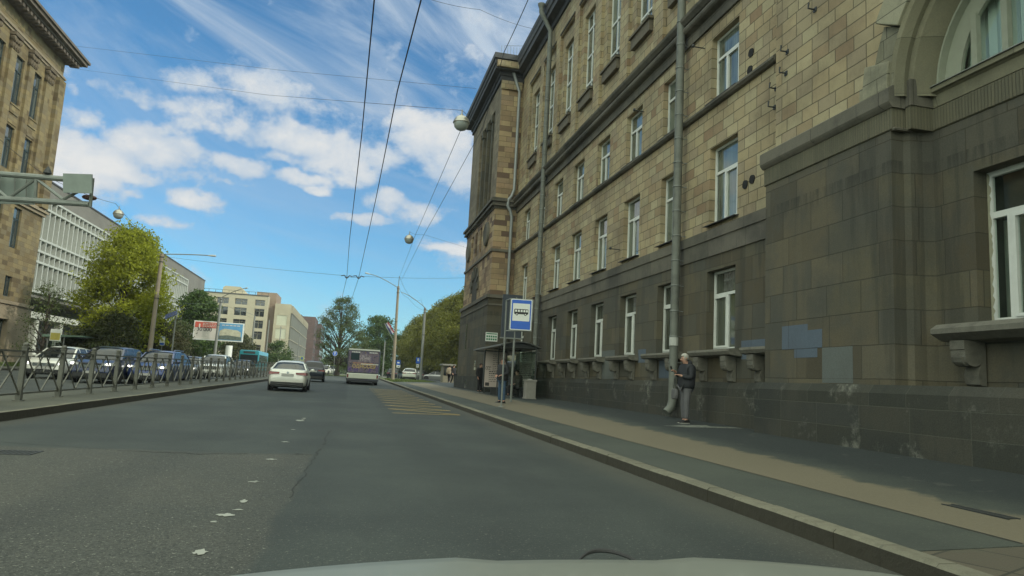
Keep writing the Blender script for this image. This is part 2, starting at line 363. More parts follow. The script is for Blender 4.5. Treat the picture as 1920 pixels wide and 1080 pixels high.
def asphalt(name, base, masks=None, grain=.5, warm=(1.0, .98, .93)):
    m = bpy.data.materials.new(name); m.use_nodes = True; b = NB(m.node_tree); pb = m.node_tree.nodes['Principled BSDF']
    pos = wpos(b); x, y, z = b.xyz(pos)
    big = b.noise(pos, .35, 6, .6); mid = b.noise(b.comb(b.m('MULTIPLY', x, 1.6), b.m('MULTIPLY', y, .5), 0.0), 1.0, 6, .6); fn = b.noise(pos, 70.0, 2, .8); f2 = b.noise(pos, 26.0, 3, .8)
    c = b.mix(b.rng(big, .35, .65), tuple(q*.82 for q in base), tuple(q*1.16*w for q, w in zip(base, warm)))
    c = b.mix(b.m('MULTIPLY', b.rng(mid, .5, .75), .35), c, tuple(q*.6 for q in base))
    amt = grain
    if masks == 'road':
        wy = b.m('ADD', y, b.m('MULTIPLY', b.m('SUBTRACT', b.noise(pos, .8, 4), .5), .6)); wx = b.m('ADD', x, b.m('MULTIPLY', b.m('SUBTRACT', b.noise(pos, 1.1, 4), .5), .22))
        old = b.m('MULTIPLY', b.rng(wy, 10.75, 10.45), b.rng(wx, b.m('ADD', -.50, b.m('MULTIPLY', y, .012)), b.m('ADD', -.60, b.m('MULTIPLY', y, .012))))
        c = b.mix(old, c, b.mix(b.rng(big, .3, .7), (.053,.057,.050), (.070,.071,.060)))
        new = b.m('MULTIPLY', b.m('MULTIPLY', b.rng(wy, 29, 29.6), b.rng(wy, 75, 70)), b.m('MULTIPLY', b.rng(wx, -4.8, -4.6), b.rng(wx, .05, -.1)))
        c = b.mix(b.m('MULTIPLY', new, .55), c, tuple(q*.55 for q in base))
        tw = b.m('SINE', b.m('MULTIPLY', b.m('SUBTRACT', x, .9), 2*math.pi/1.8)); c = b.mix(b.m('MULTIPLY', b.rng(tw, -.2, 1.0), .26), c, tuple(q*.62 for q in base))
        st = b.rng(b.noise(b.comb(x, b.m('MULTIPLY', y, .3), 5.0), .9, 5, .6), .6, .72); c = b.mix(b.m('MULTIPLY', st, .3), c, (.03,.032,.032))
        kb = b.m('MAXIMUM', b.rng(wx, 3.2, 3.95), b.rng(wx, -5.2, -5.75)); c = b.mix(b.m('MULTIPLY', kb, .4), c, (.088,.080,.058))
        near_ = b.m('MULTIPLY', b.rng(y, 9, 5), grain*.7); amt = b.m('ADD', b.m('ADD', grain*.35, near_), b.m('MULTIPLY', old, grain*1.6))
    if masks == 'pave':
        wx = b.m('ADD', x, b.m('MULTIPLY', b.m('SUBTRACT', b.noise(pos, 1.3, 5, .65), .5), .35))
        wide = b.m('ADD', x, b.m('MULTIPLY', b.m('SUBTRACT', b.noise(pos, .9, 6, .7), .5), 1.3))
        edge = b.m('MINIMUM', b.m('ADD', 5.75, b.m('MULTIPLY', y, .055)), 7.0)
        sand = b.m('MULTIPLY', b.rng(x, 5.13, 5.17), b.m('SUBTRACT', 1.0, b.rng(wide, edge, b.m('ADD', edge, .22))))
        c = b.mix(b.m('MULTIPLY', sand, b.rng(y, 70, 60)), c, b.mix(big, (.128,.113,.077), (.162,.142,.098)))
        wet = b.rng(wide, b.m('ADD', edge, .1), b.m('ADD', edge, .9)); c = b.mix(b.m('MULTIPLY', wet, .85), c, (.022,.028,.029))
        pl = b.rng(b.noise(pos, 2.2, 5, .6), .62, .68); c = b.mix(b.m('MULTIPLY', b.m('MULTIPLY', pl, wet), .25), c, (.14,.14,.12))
    g = b.m('ADD', 1.0, b.m('MULTIPLY', b.m('SUBTRACT', b.m('ADD', b.m('MULTIPLY', fn, .6), b.m('MULTIPLY', f2, .4)), .5), b.m('MULTIPLY', amt, 4.5)))
    c = b.mix(1.0, c, b.comb(g, g, g), 'MULTIPLY')
    sp = b.noise(pos, 42.0, 2, .5); sp2 = b.noise(pos, 75.0, 1, .5); k_ = b.m('MAXIMUM', b.rng(sp, .66, .72), b.m('MULTIPLY', b.rng(sp2, .68, .74), .8))
    c = b.mix(b.m('MULTIPLY', k_, b.m('MINIMUM', b.m('MULTIPLY', amt, .9), .8)), c, (.26,.26,.22))
    b.put(pb.inputs['Base Color'], c); b.put(pb.inputs['Roughness'], b.m('ADD', .68, b.m('MULTIPLY', fn, .25))); pb.inputs['Specular IOR Level'].default_value = .35
    bp = b.n('ShaderNodeBump'); bp.inputs['Strength'].default_value = .45; bp.inputs['Distance'].default_value = .012
    b.put(bp.inputs['Height'], b.m('ADD', f2, fn)); b.put(pb.inputs['Normal'], bp.outputs[0])
    return m
A_ROAD = asphalt('road_asphalt', (.044,.053,.051), 'road', .42)
A_FAR = asphalt('oncoming_asphalt', (.056,.064,.060), None, .2)
A_MED = asphalt('median_asphalt', (.078,.082,.066), None, .3)
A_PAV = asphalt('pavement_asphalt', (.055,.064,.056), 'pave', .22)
GRS = pmat('grass', (.07,.10,.025), .9, var=.45, scale=3, bump=1, bscale=30)
DIRT = pmat('bare_earth', (.12,.115,.08), .95, var=.3, scale=.6, bump=.5)
def kerbmat():
    m = bpy.data.materials.new('kerb_stone'); m.use_nodes = True; b = NB(m.node_tree); pb = m.node_tree.nodes['Principled BSDF']
    pos = wpos(b); x, y, z = b.xyz(pos); jy = b.m('FRACT', b.m('DIVIDE', y, 1.05)); j = b.m('LESS_THAN', b.m('ABSOLUTE', b.m('SUBTRACT', jy, .5)), .012)
    cell = b.noise(b.comb(b.m('FLOOR', b.m('DIVIDE', b.m('ADD', y, .525), 1.05)), 2.2, 8.0), 1.3, 0)
    c = b.mix(b.rng(cell, .3, .7), (.135,.13,.095), (.18,.172,.125)); nz = b.noise(pos, 7.0, 6, .65)
    c = b.mix(b.m('MULTIPLY', b.rng(nz, .45, .7), .55), c, (.09,.085,.06)); c = b.mix(b.m('MULTIPLY', j, .35), c, (.05,.05,.04))
    g = b.m('ADD', .8, b.m('MULTIPLY', b.noise(pos, 80, 2), .4)); c = b.mix(1.0, c, b.comb(g, g, g), 'MULTIPLY')
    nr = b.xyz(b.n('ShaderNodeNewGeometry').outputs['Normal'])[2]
    c = b.mix(b.m('MULTIPLY', b.m('LESS_THAN', nr, .5), .9), c, (.028,.025,.016))   # upright face darker than the top
    b.put(pb.inputs['Base Color'], c); pb.inputs['Roughness'].default_value = .9
    bp = b.n('ShaderNodeBump'); bp.inputs['Strength'].default_value = .6; bp.inputs['Distance'].default_value = .03; b.put(bp.inputs['Height'], b.m('SUBTRACT', nz, j)); b.put(pb.inputs['Normal'], bp.outputs[0])
    return m
KRB = kerbmat()
sheet('ground', [-900, -200, -60, -20, 20, 60, 200, 900], [-60]+YS+[400, 900, 2200], lambda x, y: G(y)-.06, DIRT)
sheet('road', [-5.95, -4, -2, 0, 2, 4.05], YS[:-2], lambda x, y: G(y), A_ROAD, .05)
sheet('oncoming_road', [-20, -14, -8.2], YS[:-2], lambda x, y: G(y), A_FAR, .05)
sheet('junction_road', [-60, -8.15, -6, 4, 30, 80], [112.05, 118, 130, 160, 200], lambda x, y: G(y)-.006, A_FAR, .04)
sheet('median', [-8.1, -6.0], [-12, 0, 10, 20, 30, 40, 50, 60, 70, 80, 86], lambda x, y: G(y)+.15, A_MED, .2)
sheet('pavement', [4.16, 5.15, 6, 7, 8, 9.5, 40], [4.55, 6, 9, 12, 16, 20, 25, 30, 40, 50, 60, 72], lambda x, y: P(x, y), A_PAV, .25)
sheet('far_pavement', [9.2, 14, 40], [72.02, 80, 98, 112], lambda x, y: P(x, y)-.01, A_PAV, .25)
sheet('left_pavement', [-40, -30, -20.1], YS[:-3], lambda x, y: G(y)+.12, A_MED, .2)
def kerb(name, xa, xb, y0, y1, zf, step=1.05, chips=()):
    m = MB(); rnd = random.Random(name); y = y0
    def prof(yy, dz, dx):
        t = zf(yy)+dz; lo = G(yy)-.12
        if xa < xb: return [(xa+dx, yy, lo), (xa+dx, yy, t-.025), (xa+dx+.025, yy, t), (xb+dx*.3, yy, t), (xb+dx*.3, yy, lo)]
    while y < y1-.01:
        e = min(y+step, y1); dz = rnd.uniform(-.003, .003); dx = rnd.uniform(-.005, .005)
        a = prof(y+.0015, dz, dx); c = prof(e-.0015, dz+rnd.uniform(-.004,.004), dx); 
        m.add(a+c, [(0,1,6,5),(1,2,7,6),(2,3,8,7),(3,4,9,8),(4,3,2,1,0),(5,6,7,8,9)]); y = e
    return structure(m.build(name, KRB))
kerb('kerb', 3.98, 4.155, -10.5, 72, lambda y: G(y)+.155)
kerb('kerb', -6.0, -5.83, -10.5, 86, lambda y: G(y)+.155)
kerb('kerb', -8.27, -8.1, -10.5, 86, lambda y: G(y)+.15)
kerb('kerb', -20.1, -19.95, -10.5, 112, lambda y: G(y)+.13)
# brown concrete pavers where the asphalt stops beside us
def pavers():
    m = bpy.data.materials.new('pavers'); m.use_nodes = True; b = NB(m.node_tree); pb = m.node_tree.nodes['Principled BSDF']
    x, y, z = b.xyz(wpos(b)); t = b.n('ShaderNodeTexBrick'); b.put(t.inputs['Vector'], b.comb(b.m('ADD', b.m('MULTIPLY', x, .92), b.m('MULTIPLY', y, .38)), b.m('SUBTRACT', b.m('MULTIPLY', y, .92), b.m('MULTIPLY', x, .38))))
    t.inputs['Scale'].default_value = 1; t.inputs['Brick Width'].default_value = .5; t.inputs['Row Height'].default_value = .5; t.inputs['Mortar Size'].default_value = .012; t.offset = 0
    t.inputs['Color1'].default_value = (.075,.066,.047,1); t.inputs['Color2'].default_value = (.10,.086,.06,1); t.inputs['Mortar'].default_value = (.035,.035,.025,1)
    nz = b.noise(wpos(b), 3.0, 6, .65); c = b.mix(b.m('MULTIPLY', b.rng(nz, .45, .7), .5), t.outputs[0], (.07,.075,.05))
    b.put(pb.inputs['Base Color'], c); pb.inputs['Roughness'].default_value = .9
    bp = b.n('ShaderNodeBump'); bp.inputs['Strength'].default_value = .5; bp.inputs['Distance'].default_value = .02; b.put(bp.inputs['Height'], b.m('SUBTRACT', b.noise(wpos(b), 60, 3), t.outputs[1])); b.put(pb.inputs['Normal'], bp.outputs[0])
    return m
sheet('paved_path', [4.16, 5.15, 7, 9.5, 12], [-12, -5, 0, 4.54], lambda x, y: P(x, y)-.004, pavers(), .25)
# grass: right verge, island under the middle tree, left lawn, with blades
sheet('grass_verge', [4.2, 6, 9.15], [72.4, 80, 95, 106], lambda x, y: G(y)+.17, GRS, .2)
kerb('kerb', 3.98, 4.2, 72.05, 106, lambda y: G(y)+.16)
sheet('grass_island', [-6.5, -3, 1.0], [116, 124, 140, 158], lambda x, y: G(y)+.12, GRS, .2)
sheet('grass_lawn', [-29.5, -26, -22.3], [63, 75, 90, 112], lambda x, y: G(y)+.16, GRS, .2)
sheet('grass_strip', [-24.9, -22.5], [30, 45, 62.5], lambda x, y: G(y)+.16, GRS, .2)
def blades(name, x0, x1, y0, y1, n, z, h=.16):
    r = np.random.default_rng(5); xs = r.uniform(x0, x1, n); ys = r.uniform(y0, y1, n); m = MB(); vs = []; fs = []
    for i in range(n):
        a = r.uniform(0, 6.28); hh = h*r.uniform(.5, 1.3); w = .05; zz = G(ys[i])+z; o = len(vs)
        vs += [(xs[i]-w*math.cos(a), ys[i]-w*math.sin(a), zz), (xs[i]+w*math.cos(a), ys[i]+w*math.sin(a), zz), (xs[i]+r.uniform(-.08,.08), ys[i]+r.uniform(-.08,.08), zz+hh)]; fs.append((o, o+1, o+2))
    m.add(vs, fs); o = m.build(name, GRS); return tag(o, kind='stuff')
tag(blades('grass', 4.3, 9.1, 72.5, 90, 5000, .17), 'short green grass on the verge behind the right-hand street pole', 'grass')
tag(blades('grass', -24.8, -22.6, 45, 62, 2500, .16, .2), 'strip of grass along the foot of the tan stone block', 'grass')
# painted marks
def paint(name, col, wear):
    m = bpy.data.materials.new(name); m.use_nodes = True; b = NB(m.node_tree); pb = m.node_tree.nodes['Principled BSDF']
    nz = b.noise(wpos(b), 9.0, 6, .7); c = b.mix(b.rng(nz, wear-.08, wear+.08), col, (.058,.066,.06))
    b.put(pb.inputs['Base Color'], c); pb.inputs['Roughness'].default_value = .75; return m
PW = paint('worn_white_paint', (.32,.33,.29), .60); PY = paint('worn_yellow_paint', (.38,.28,.09), .62); PWL = paint('white_line', (.36,.37,.33), .56)
rnd = random.Random(4)
for i, (x, y, sx, sy) in enumerate([(-.97,17.85,.07,.12),(-1.02,17.05,.11,.22),(-.98,17.45,.06,.08),(-.98,14.6,.06,.06),(-.93,12.25,.07,.07),(-.91,9.97,.07,.06),(-.89,8.08,.06,.06),(-.84,6.95,.035,.09),(-.90,6.33,.075,.07),(-.83,6.55,.05,.03),(-.93,6.06,.035,.035),(-.86,5.13,.05,.075)]):
    k = 14; pts = [(x+math.cos(t)*sx*rnd.uniform(.4,1.2), y+math.sin(t)*sy*rnd.uniform(.4,1.2)) for t in [2*math.pi*j/k for j in range(k)]]
    m = MB(); m.add([(a, c, G(c)+.006) for a, c in pts], [tuple(range(k))]); structure(m.build('lane_mark', PW))
m = MB()
def strip(m, p, q, w, z=.006):
    p = Vector(p); q = Vector(q); n = (q-p).normalized(); n = Vector((-n.y, n.x))*w/2
    m.quad(*[(a.x, a.y, G(a.y)+z) for a in (p+n, q+n, q-n, p-n)])
ys = [21.6 + 2.25*k for k in range(12)]
for k, yy in enumerate(ys):
    strip(m, (1.35, yy), (3.45, yy+.35), .16)
    strip(m, (3.45, yy+.35) if k % 2 else (3.45, yy+.5), (1.35, yy+2.2), .16, .010)
structure(m.build('bus_stop_zigzag', PY))
m = MB(); strip(m, (-8.45, -8), (-8.45, 84), .12); structure(m.build('edge_line', PWL))
m = MB()
for k in range(12): strip(m, (-13.6, 2+8*k), (-13.6, 5+8*k), .12)
structure(m.build('lane_line', PWL))
CRK = pmat('crack', (.022,.024,.022), .9)
def crack(pts, w):
    m = MB(); q = []; rr = random.Random(7)
    for a, c in zip(pts[:-1], pts[1:]):
        n = 10
        for i in range(n): t = i/n; q.append((a[0]+(c[0]-a[0])*t+rr.uniform(-.03,.03), a[1]+(c[1]-a[1])*t+rr.uniform(-.05,.05)))
    for a, c in zip(q[:-1], q[1:]): strip(m, a, c, w*rr.uniform(.4,1.2), .003)
    structure(m.build('road_crack', CRK))
crack([(-.45,7.2),(-.42,8.6),(-.36,10.6)], .016); crack([(-.36,10.6),(-.33,11.5)], .035); crack([(-.31,12.0),(-.27,15.2)], .035); crack([(-.36,10.6),(-.7,10.7)], .03); crack([(-2.9,10.5),(-1.9,10.35),(-1.2,10.55)], .035); crack([(-1.2,10.55),(-.4,10.62)], .014); crack([(-5.8,11.1),(-4.2,10.95),(-2.9,10.5)], .016)
crack([(5.16,5),(5.15,20),(5.16,28)], .012) if False else None
m = MB()
for y0 in np.arange(4.6, 34, .8): m.quad(*[(x, y, P(x, y)+.004) for x, y in ((5.145,y0),(5.165,y0),(5.165,y0+.8),(5.145,y0+.8))])
structure(m.build('pavement_seam', CRK))
m = MB(); m.add([(x, y, P(x, y)+.005) for x, y in ((7.5,16.1),(7.9,15.6),(8.4,15.5),(9.15,15.2),(9.1,15.55),(8.6,15.8),(8.7,16.2),(8.1,16.3),(7.8,16.1))], [tuple(range(9))]); structure(m.build('pavement_stain', paint('lime_stain', (.17,.18,.15), .54)))
for (x, y) in ((-3.9, 9.95),):
    t = thing('storm_drain', 'black iron storm drain grate sunk in the road at the left', 'drain', (x, y, G(y)))
    m = MB(); m.box(-.20,.20,-.17,.17,-.05,.003); m.build('pit', CRK, t)
    m = MB(); m.box(-.23,-.20,-.20,.20,-.02,.008); m.box(.20,.23,-.20,.20,-.02,.008); m.box(-.20,.20,-.20,-.17,-.02,.008); m.box(-.20,.20,.17,.20,-.02,.008)
    for k in range(6): m.box(-.17+.06*k,-.15+.06*k,-.17,.17,-.02,.006)
    m.build('grate', DRK, t)
t = thing('storm_drain', 'small black drain slot in the brown strip of the pavement', 'drain', (5.95, 5.75, P(5.95, 5.75)))
m = MB(); m.box(-.05,.05,-.35,.35,-.03,.006); m.build('pit', CRK, t)
m = MB(); m.box(-.07,-.05,-.37,.37,-.02,.010); m.box(.05,.07,-.37,.37,-.02,.010); m.build('grate', DRK, t)

# ---------------------------------------------------------------- stone building on the right
def wallx(m, X, y0, y1, z0, z1, holes=(), depth=.3, back=None):
    ys = sorted({y0, y1, *[h[0] for h in holes], *[h[1] for h in holes]}); zs = sorted({z0, z1, *[h[2] for h in holes], *[h[3] for h in holes]})
    ys = [q for q in ys if y0 <= q <= y1]; zs = [q for q in zs if z0 <= q <= z1]
    for a, c in zip(ys[:-1], ys[1:]):
        for e, f in zip(zs[:-1], zs[1:]):
            my, mz = (a+c)/2, (e+f)/2
            if any(h[0] < my < h[1] and h[2] < mz < h[3] for h in holes): continue
            m.quad((X,a,e),(X,c,e),(X,c,f),(X,a,f))
    for (a, c, e, f) in holes:
        D = X+depth
        m.quad((X,a,e),(D,a,e),(D,a,f),(X,a,f)); m.quad((X,c,e),(D,c,e),(D,c,f),(X,c,f)); m.quad((X,a,f),(D,a,f),(D,c,f),(X,c,f)); m.quad((X,a,e),(D,a,e),(D,c,e),(X,c,e))
def mk_window(parent, w, h, tz, mulls, glass=None, fw=.065, top_mull=False, name='window', frame=None, sill=True, mirror=1, split=None):
    """frame with its pane: y runs 0..w, z 0..h, the pane lies in x = 0 and faces -x*mirror"""
    s = -mirror; m = MB(); bx = lambda a, c, e, f, p=.035: m.box(s*p, -s*.03, a, c, e, f)
    bx(0, fw, 0, h); bx(w-fw, w, 0, h); bx(fw, w-fw, 0, fw); bx(fw, w-fw, h-fw, h)
    if tz: bx(fw, w-fw, tz-fw*.6, tz+fw*.6, .038)
    for q in mulls:
        bx(w*q-fw*.6, w*q+fw*.6, fw, (tz or h)-fw*.6, .037)
    if mulls and tz:                                # opening sash, proud of the frame
        a, c = (mulls+[1.0])[0]*w+fw*.6, ((mulls+[1.0])[1])*w-fw*.6
        for (p0, p1, q0, q1) in ((a,a+.045,fw,tz-.04),(c-.045,c,fw,tz-.04),(a+.045,c-.045,fw,fw+.05),(a+.045,c-.045,tz-.09,tz-.04)): bx(p0, p1, q0, q1, .055)
    if top_mull: bx(w/2-fw/2, w/2+fw/2, tz, h-fw)
    fr = m.build(name, frame or WHT, parent)
    m = MB(); m.quad((0,.01,.01),(0,w-.01,.01),(0,w-.01,h-.01),(0,.01,h-.01)); m.build('pane', glass or GLS, fr)
    if sill:
        m = MB(); m.prism([(s*.0,.03),(s*.36,-.03),(s*.36,-.05),(s*.0,.0)], 'y', -.08, w+.08); m.build('sill', EAV, fr)
    return fr
SB = thing('stone_building', 'long four-storey building of yellow stone blocks over a grey stone ground floor, on the right', 'building', (9.4, 28, .45))
O = Vector(SB.location)
def put(parent, o, x, y, z): L = Vector((x,y,z)) - Vector(parent.location); o.location = L; return o
YT0, YT1 = 42.15, 52.8                                            # the tower
XW = 9.4
far = [17.58+3.22*k for k in range(8)]                            # far edges of the window openings
hb = [(f-1.48, f, 2.40, 4.55) for f in far]
m = MB(); wallx(m, XW, 13.9, YT0+.2, 1.54, 5.40, hb, .34); m.build('base_wall', GRY, SB, world=True)
m = MB(); wallx(m, XW, 13.9, YT0+.2, 5.40, 5.72, [], .3); m.box(XW-.07, XW+.2, 13.9, YT0, 5.42, 5.70); m.box(XW-.035, XW+.2, 13.9, YT0, 4.96, 5.42); m.build('base_cornice', MLD, SB, world=True)
h2 = [(f-1.48, f, 5.86, 8.08) for f in far]; h3 = [(f-1.48, f, 9.42, 11.36) for f in far]
m = MB(); wallx(m, XW+.03, 13.9, YT0+.2, 5.72, 12.1, h2+h3, .28); m.build('wall', YEL, SB, world=True)
tall = [26.85+3.2*k for k in range(-4, 5)]
h4 = [(f-1.45, f, 14.62, 18.52) for f in tall]
# upper wall is set back between broad flat piers: recessed bays around the tall windows
m = MB()
wallx(m, XW, 13.9, YT0+.2, 12.1, 20.7, [(f-1.95, f+.5, 13.0, 19.35) for f in tall], .14)
for f in tall: wallx(m, XW+.14, f-1.95, f+.5, 13.0, 19.35, [(f-1.45, f, 14.55, 18.55)], .26)
m.build('wall', YEL, SB, world=True)
def series(name, mk, mat, parent, pts, **kw):        # one mesh, a part for every place it stands
    first = None
    for q in pts:
        if first is None: m = MB(); mk(m); first = m.build(name, mat, parent, **kw); o = first
        else: o = dup(first, parent=parent)
        put(parent, o, *q)
def _apron(m): m.box(-.02, .2, -1.58, .12, -.42, 0); m.box(-.09, .2, -1.66, .20, 0, .09)
series('window_apron', _apron, pmat('apron_stone', (.12,.105,.075), .9, var=.3, dirt=.5), SB, [(XW, f, 14.35) for f in tall])
series('lintel', lambda m: m.box(-.05, .14, -1.95, .5, 0, .1), MLD, SB, [(XW, f, 19.42) for f in tall])
m = MB(); z0 = 12.08                                              # string course with its roll
pr = [(XW+.1, z0-.32), (XW-.04, z0-.32), (XW-.05, z0), (XW-.14, z0+.02)]
pr += [(XW-.14-.13*math.sin(t), z0+.15-.13*math.cos(t)) for t in [math.pi*i/6 for i in range(7)]]
pr += [(XW-.24, z0+.29), (XW-.34, z0+.40), (XW-.36, z0+.48), (XW+.1, z0+.52)]
m.prism(pr, 'y', 13.85, YT0+.05); m.build('string_course', MLD, SB, world=True)
m = MB(); pr = [(XW+.05, 9.22), (XW-.06, 9.24), (XW-.12, 9.30), (XW-.12, 9.36), (XW-.06, 9.41), (XW+.05, 9.42)]; m.prism(pr, 'y', 14.3, YT0+.05); m.build('string_course', MLD, SB, world=True)
def eaves(m, x, ya, yb, z, out, ret=0):
    pr = [(x+.1, z-1.25), (x-.1, z-1.25), (x-.14, z-1.0), (x-out*.8, z-.92), (x-out*.82, z-.62), (x-out*.92, z-.58), (x-out*.96, z-.28), (x-out, z-.25), (x-out-.02, z), (x+1.5, z+.35), (x+1.5, z-1.25)]
    m.prism(pr, 'y', ya, yb)
m = MB(); eaves(m, XW, -2, YT0-.05, 21.8, .62); m.build('eaves', EAV, SB, world=True)
m = MB(); m.prism([(XW-.62, 21.79), (XW-.60, 21.86), (22, 24.5), (22, 21.0), (XW, 21.0)], 'y', -2, YT0-.06); m.build('roof', pmat('roof_sheet', (.12,.125,.12), .6, .2), SB, world=True)
m = MB()
for i in range(14): m.tube([(9.3+.02*i, 41.6-1.1*i, 21.85), (9.3+.02*i, 41.6-1.1*i, 22.75)], .012, 5)
for zz in (22.3, 22.75): m.tube([(9.3, 41.6, zz), (9.55, 27.2, zz)], .012, 5)
m.tube([(8.0, 42.0, 22.6), (9.3, 41.6, 22.6)], .012, 5)
for i in range(8): m.tube([(7.8+.2*i, 42.0, 21.85), (7.8+.2*i, 42.0, 22.6)], .010, 5)
m.build('roof_railing', GRM, SB, world=True)
m = MB(); m.box(XW+.7, 24, -8, YT1-.3, .2, 21.4); m.build('core', MLD, SB, world=True) if False else None
m = MB(); m.quad((22,-8,.2),(22,YT1,.2),(22,YT1,22),(22,-8,22)); m.quad((9.4,-8,.2),(22,-8,.2),(22,-8,22),(9.4,-8,22)); m.quad((8,YT1-.01,.2),(22,YT1-.01,.2),(22,YT1-.01,21),(8,YT1-.01,21)); m.build('wall', YEL, SB, world=True)
m = MB(); m.quad((10.6,-8,.2),(10.6,50,.2),(10.6,50,21),(10.6,-8,21)); m.build('inner_wall', pmat('interior', (.05,.05,.045), .9), SB, world=True)
# windows: one of each kind, then copies
def row(win, offs):
    for i, (x, y, z) in enumerate(offs):
        o = win if i == 0 else dup(win, parent=SB)
        put(SB, o, x, y, z)
row(mk_window(SB, 1.48, 2.15, 1.50, [.5], glass=glassm('ground_glass', (.055,.062,.048), .4, 1.7, .5), sill=False), [(XW+.26, f-1.48, 2.40) for f in far])
row(mk_window(SB, 1.48, 2.22, 1.48, [.15,.62]), [(XW+.24, f-1.48, 5.86) for f in far])
row(mk_window(SB, 1.48, 1.94, 1.30, [.15,.62]), [(XW+.24, f-1.48, 9.42) for f in far])
def tallwin():
    o = mk_window(SB, 1.45, 4.0, None, [.5]); m = MB()
    for zz in (.55, 1.9, 3.25): m.box(-.045, .03, .05, 1.40, zz-.045, zz+.045)
    m.build('glazing_bar', WHT, o); return o
row(tallwin(), [(XW+.34, f-1.45, 14.55) for f in tall])
# ground floor sills carried on scroll brackets
m = MB(); m.prism([(XW+.02, 2.40), (XW-.36, 2.36), (XW-.38, 2.30), (XW-.34, 2.22), (XW-.26, 2.20), (XW+.02, 2.18)], 'y', -1.85, .35); 
sill0 = m.build('window_sill', SIL, SB, loc=(-O.x, 0, -O.z))
def bracket(w=.27, hh=.64, out=.30):
    m = MB(); pr = [(0, 0), (-out, 0), (-out, -.13), (-out*.96, -.14), (-out*.96, -.24)]
    pr += [(-out*.55-out*.38*math.cos(t), -.27-.10*math.sin(t)) for t in [math.pi*i/7*.9 for i in range(8)]]
    pr += [(-out*.32, -.42), (-out*.36, -.5), (-out*.30, -hh+.02), (-out*.2, -hh), (0, -hh)]
    m.prism(pr, 'y', -w/2, w/2); m.prism([(q[0]*1.06-.004, q[1]*.97-.012) for q in pr[4:12]]+[(-.05,-.35),(-.05,-.2)], 'y', -w*.28, w*.28)
    return m
br0 = bracket().build('sill_bracket', SIL, SB)
first = True
for f in far+[14.9]:
    o = sill0 if f == far[0] else dup(sill0, parent=SB); o.location = (-O.x, f-O.y, -O.z)
    for q in (-.02, -1.46):
        if f == 14.9 and q < -1: continue
        o = br0 if first else dup(br0, parent=SB); first = False; put(SB, o, XW-.02, f+q, 2.19)
m = MB(); m.prism([(9.6, -1), (9.28, -1), (9.28, 1.38), (9.34, 1.54), (9.6, 1.54)], 'y', 13.8, YT0); m.build('plinth', PLI, SB, world=True)
# painted-over patches
PBL = ashlar('patch_paint_blue', [(.095,.122,.155),(.105,.134,.17)], .95, .60, .008, (.05,.06,.07), stain=.35, streak=.3, stcol=(.075,.085,.10), zoff=.16, grain=.25); PGR = ashlar('patch_paint_grey', [(.112,.125,.118),(.122,.135,.126)], 2.5, .60, .004, (.08,.08,.07), stain=.4, streak=.4, stcol=(.08,.082,.07), zoff=.16, grain=.25)
def patch(x, rects, mat):
    for (ya, yb, za, zb) in rects:
        m = MB(); m.box(x-.004, x+.05, ya, yb, za, zb); m.build('painted_patch', mat, SB, world=True)
patch(XW, [(14.72,15.78,2.11,2.57), (21.59,22.21,2.12,2.56), (19.71,20.54,1.62,2.16)], PBL); patch(XW, [(24.38,25.73,1.56,2.62)], PGR)
# bay with the arch
XB, XR = 8.95, 9.65
m = MB(); wallx(m, XB, 10.2, 14.05, 1.5, 6.0); m.quad((XB,14.05,1.5),(XW,14.05,1.5),(XW,14.05,6),(XB,14.05,6))
m.quad((XB,10.2,1.5),(9.2,10.2,1.5),(9.2,10.2,6),(XB,10.2,6)); m.quad((9.2,10.2,1.5),(9.28,10.13,1.5),(9.28,10.13,6),(9.2,10.2,6)); m.quad((9.28,10.13,1.5),(9.5,10.1,1.5),(9.5,10.1,6),(9.28,10.13,6)); m.quad((9.5,10.1,1.5),(XR,10.02,1.5),(XR,10.02,6),(9.5,10.1,6))
wallx(m, XR, 5.9, 10.02, 1.5, 6.0, [(6.78, 9.22, 2.58, 5.06)], .36)
m.quad((XB,5.9,1.5),(XR,5.9,1.5),(XR,5.9,6),(XB,5.9,6)); wallx(m, XB, -8, 5.9, 1.5, 6.0)
m.build('base_wall', GRY, SB, world=True)
def fluted(name, ztop):
    return ashlar(name, [(.115,.11,.078),(.13,.123,.085),(.145,.135,.092)], .045, 3.0, .007, (.075,.072,.052), stain=.6, streak=.4, stcol=(.08,.08,.06), bump=.8)
FLU = fluted('combed_band', 0)
m = MB()
def ledge(m, x0, x1, y0, y1, prof):   # profile extruded along y, x offset by prof
    m.prism([(x0-q, z) for q, z in prof]+[(x1, prof[-1][1]), (x1, prof[0][1])], 'y', y0, y1)
L1 = [(.0,6.0),(.03,6.02),(.03,6.40)]; L2 = [(.05,6.40),(.10,6.46),(.12,6.50),(.12,6.74),(.04,6.80)]
ledge(m, XB, XW+.4, 10.14, 14.08, L1); ledge(m, XR, XR+.3, 5.9, 9.98, L1); ledge(m, XB, XW+.4, -8, 5.96, L1)
m.box(9.18, XR+.1, 9.98, 10.11, 6.0, 6.42); m.build('combed_band', FLU, SB, world=True)
m = MB(); ledge(m, XB, XW+.4, 10.10, 14.12, L2); ledge(m, XB, XW+.4, -8, 6.0, L2); m.box(9.16, XR+.1, 9.96, 10.09, 6.42, 6.9); m.box(XB-.02, 9.3, 10.08, 10.16, 5.985, 6.03)
m.build('ledge', MLD, SB, world=True)
m = MB(); m.prism([(XR+.45, 6.42), (XR-.02, 6.42), (XR-.05, 6.62), (XR-.14, 6.66), (XR-.14, 6.74), (XR+.45, 6.80)], 'y', 6.1, 9.96); m.build('arch_sill', ARC, SB, world=True)
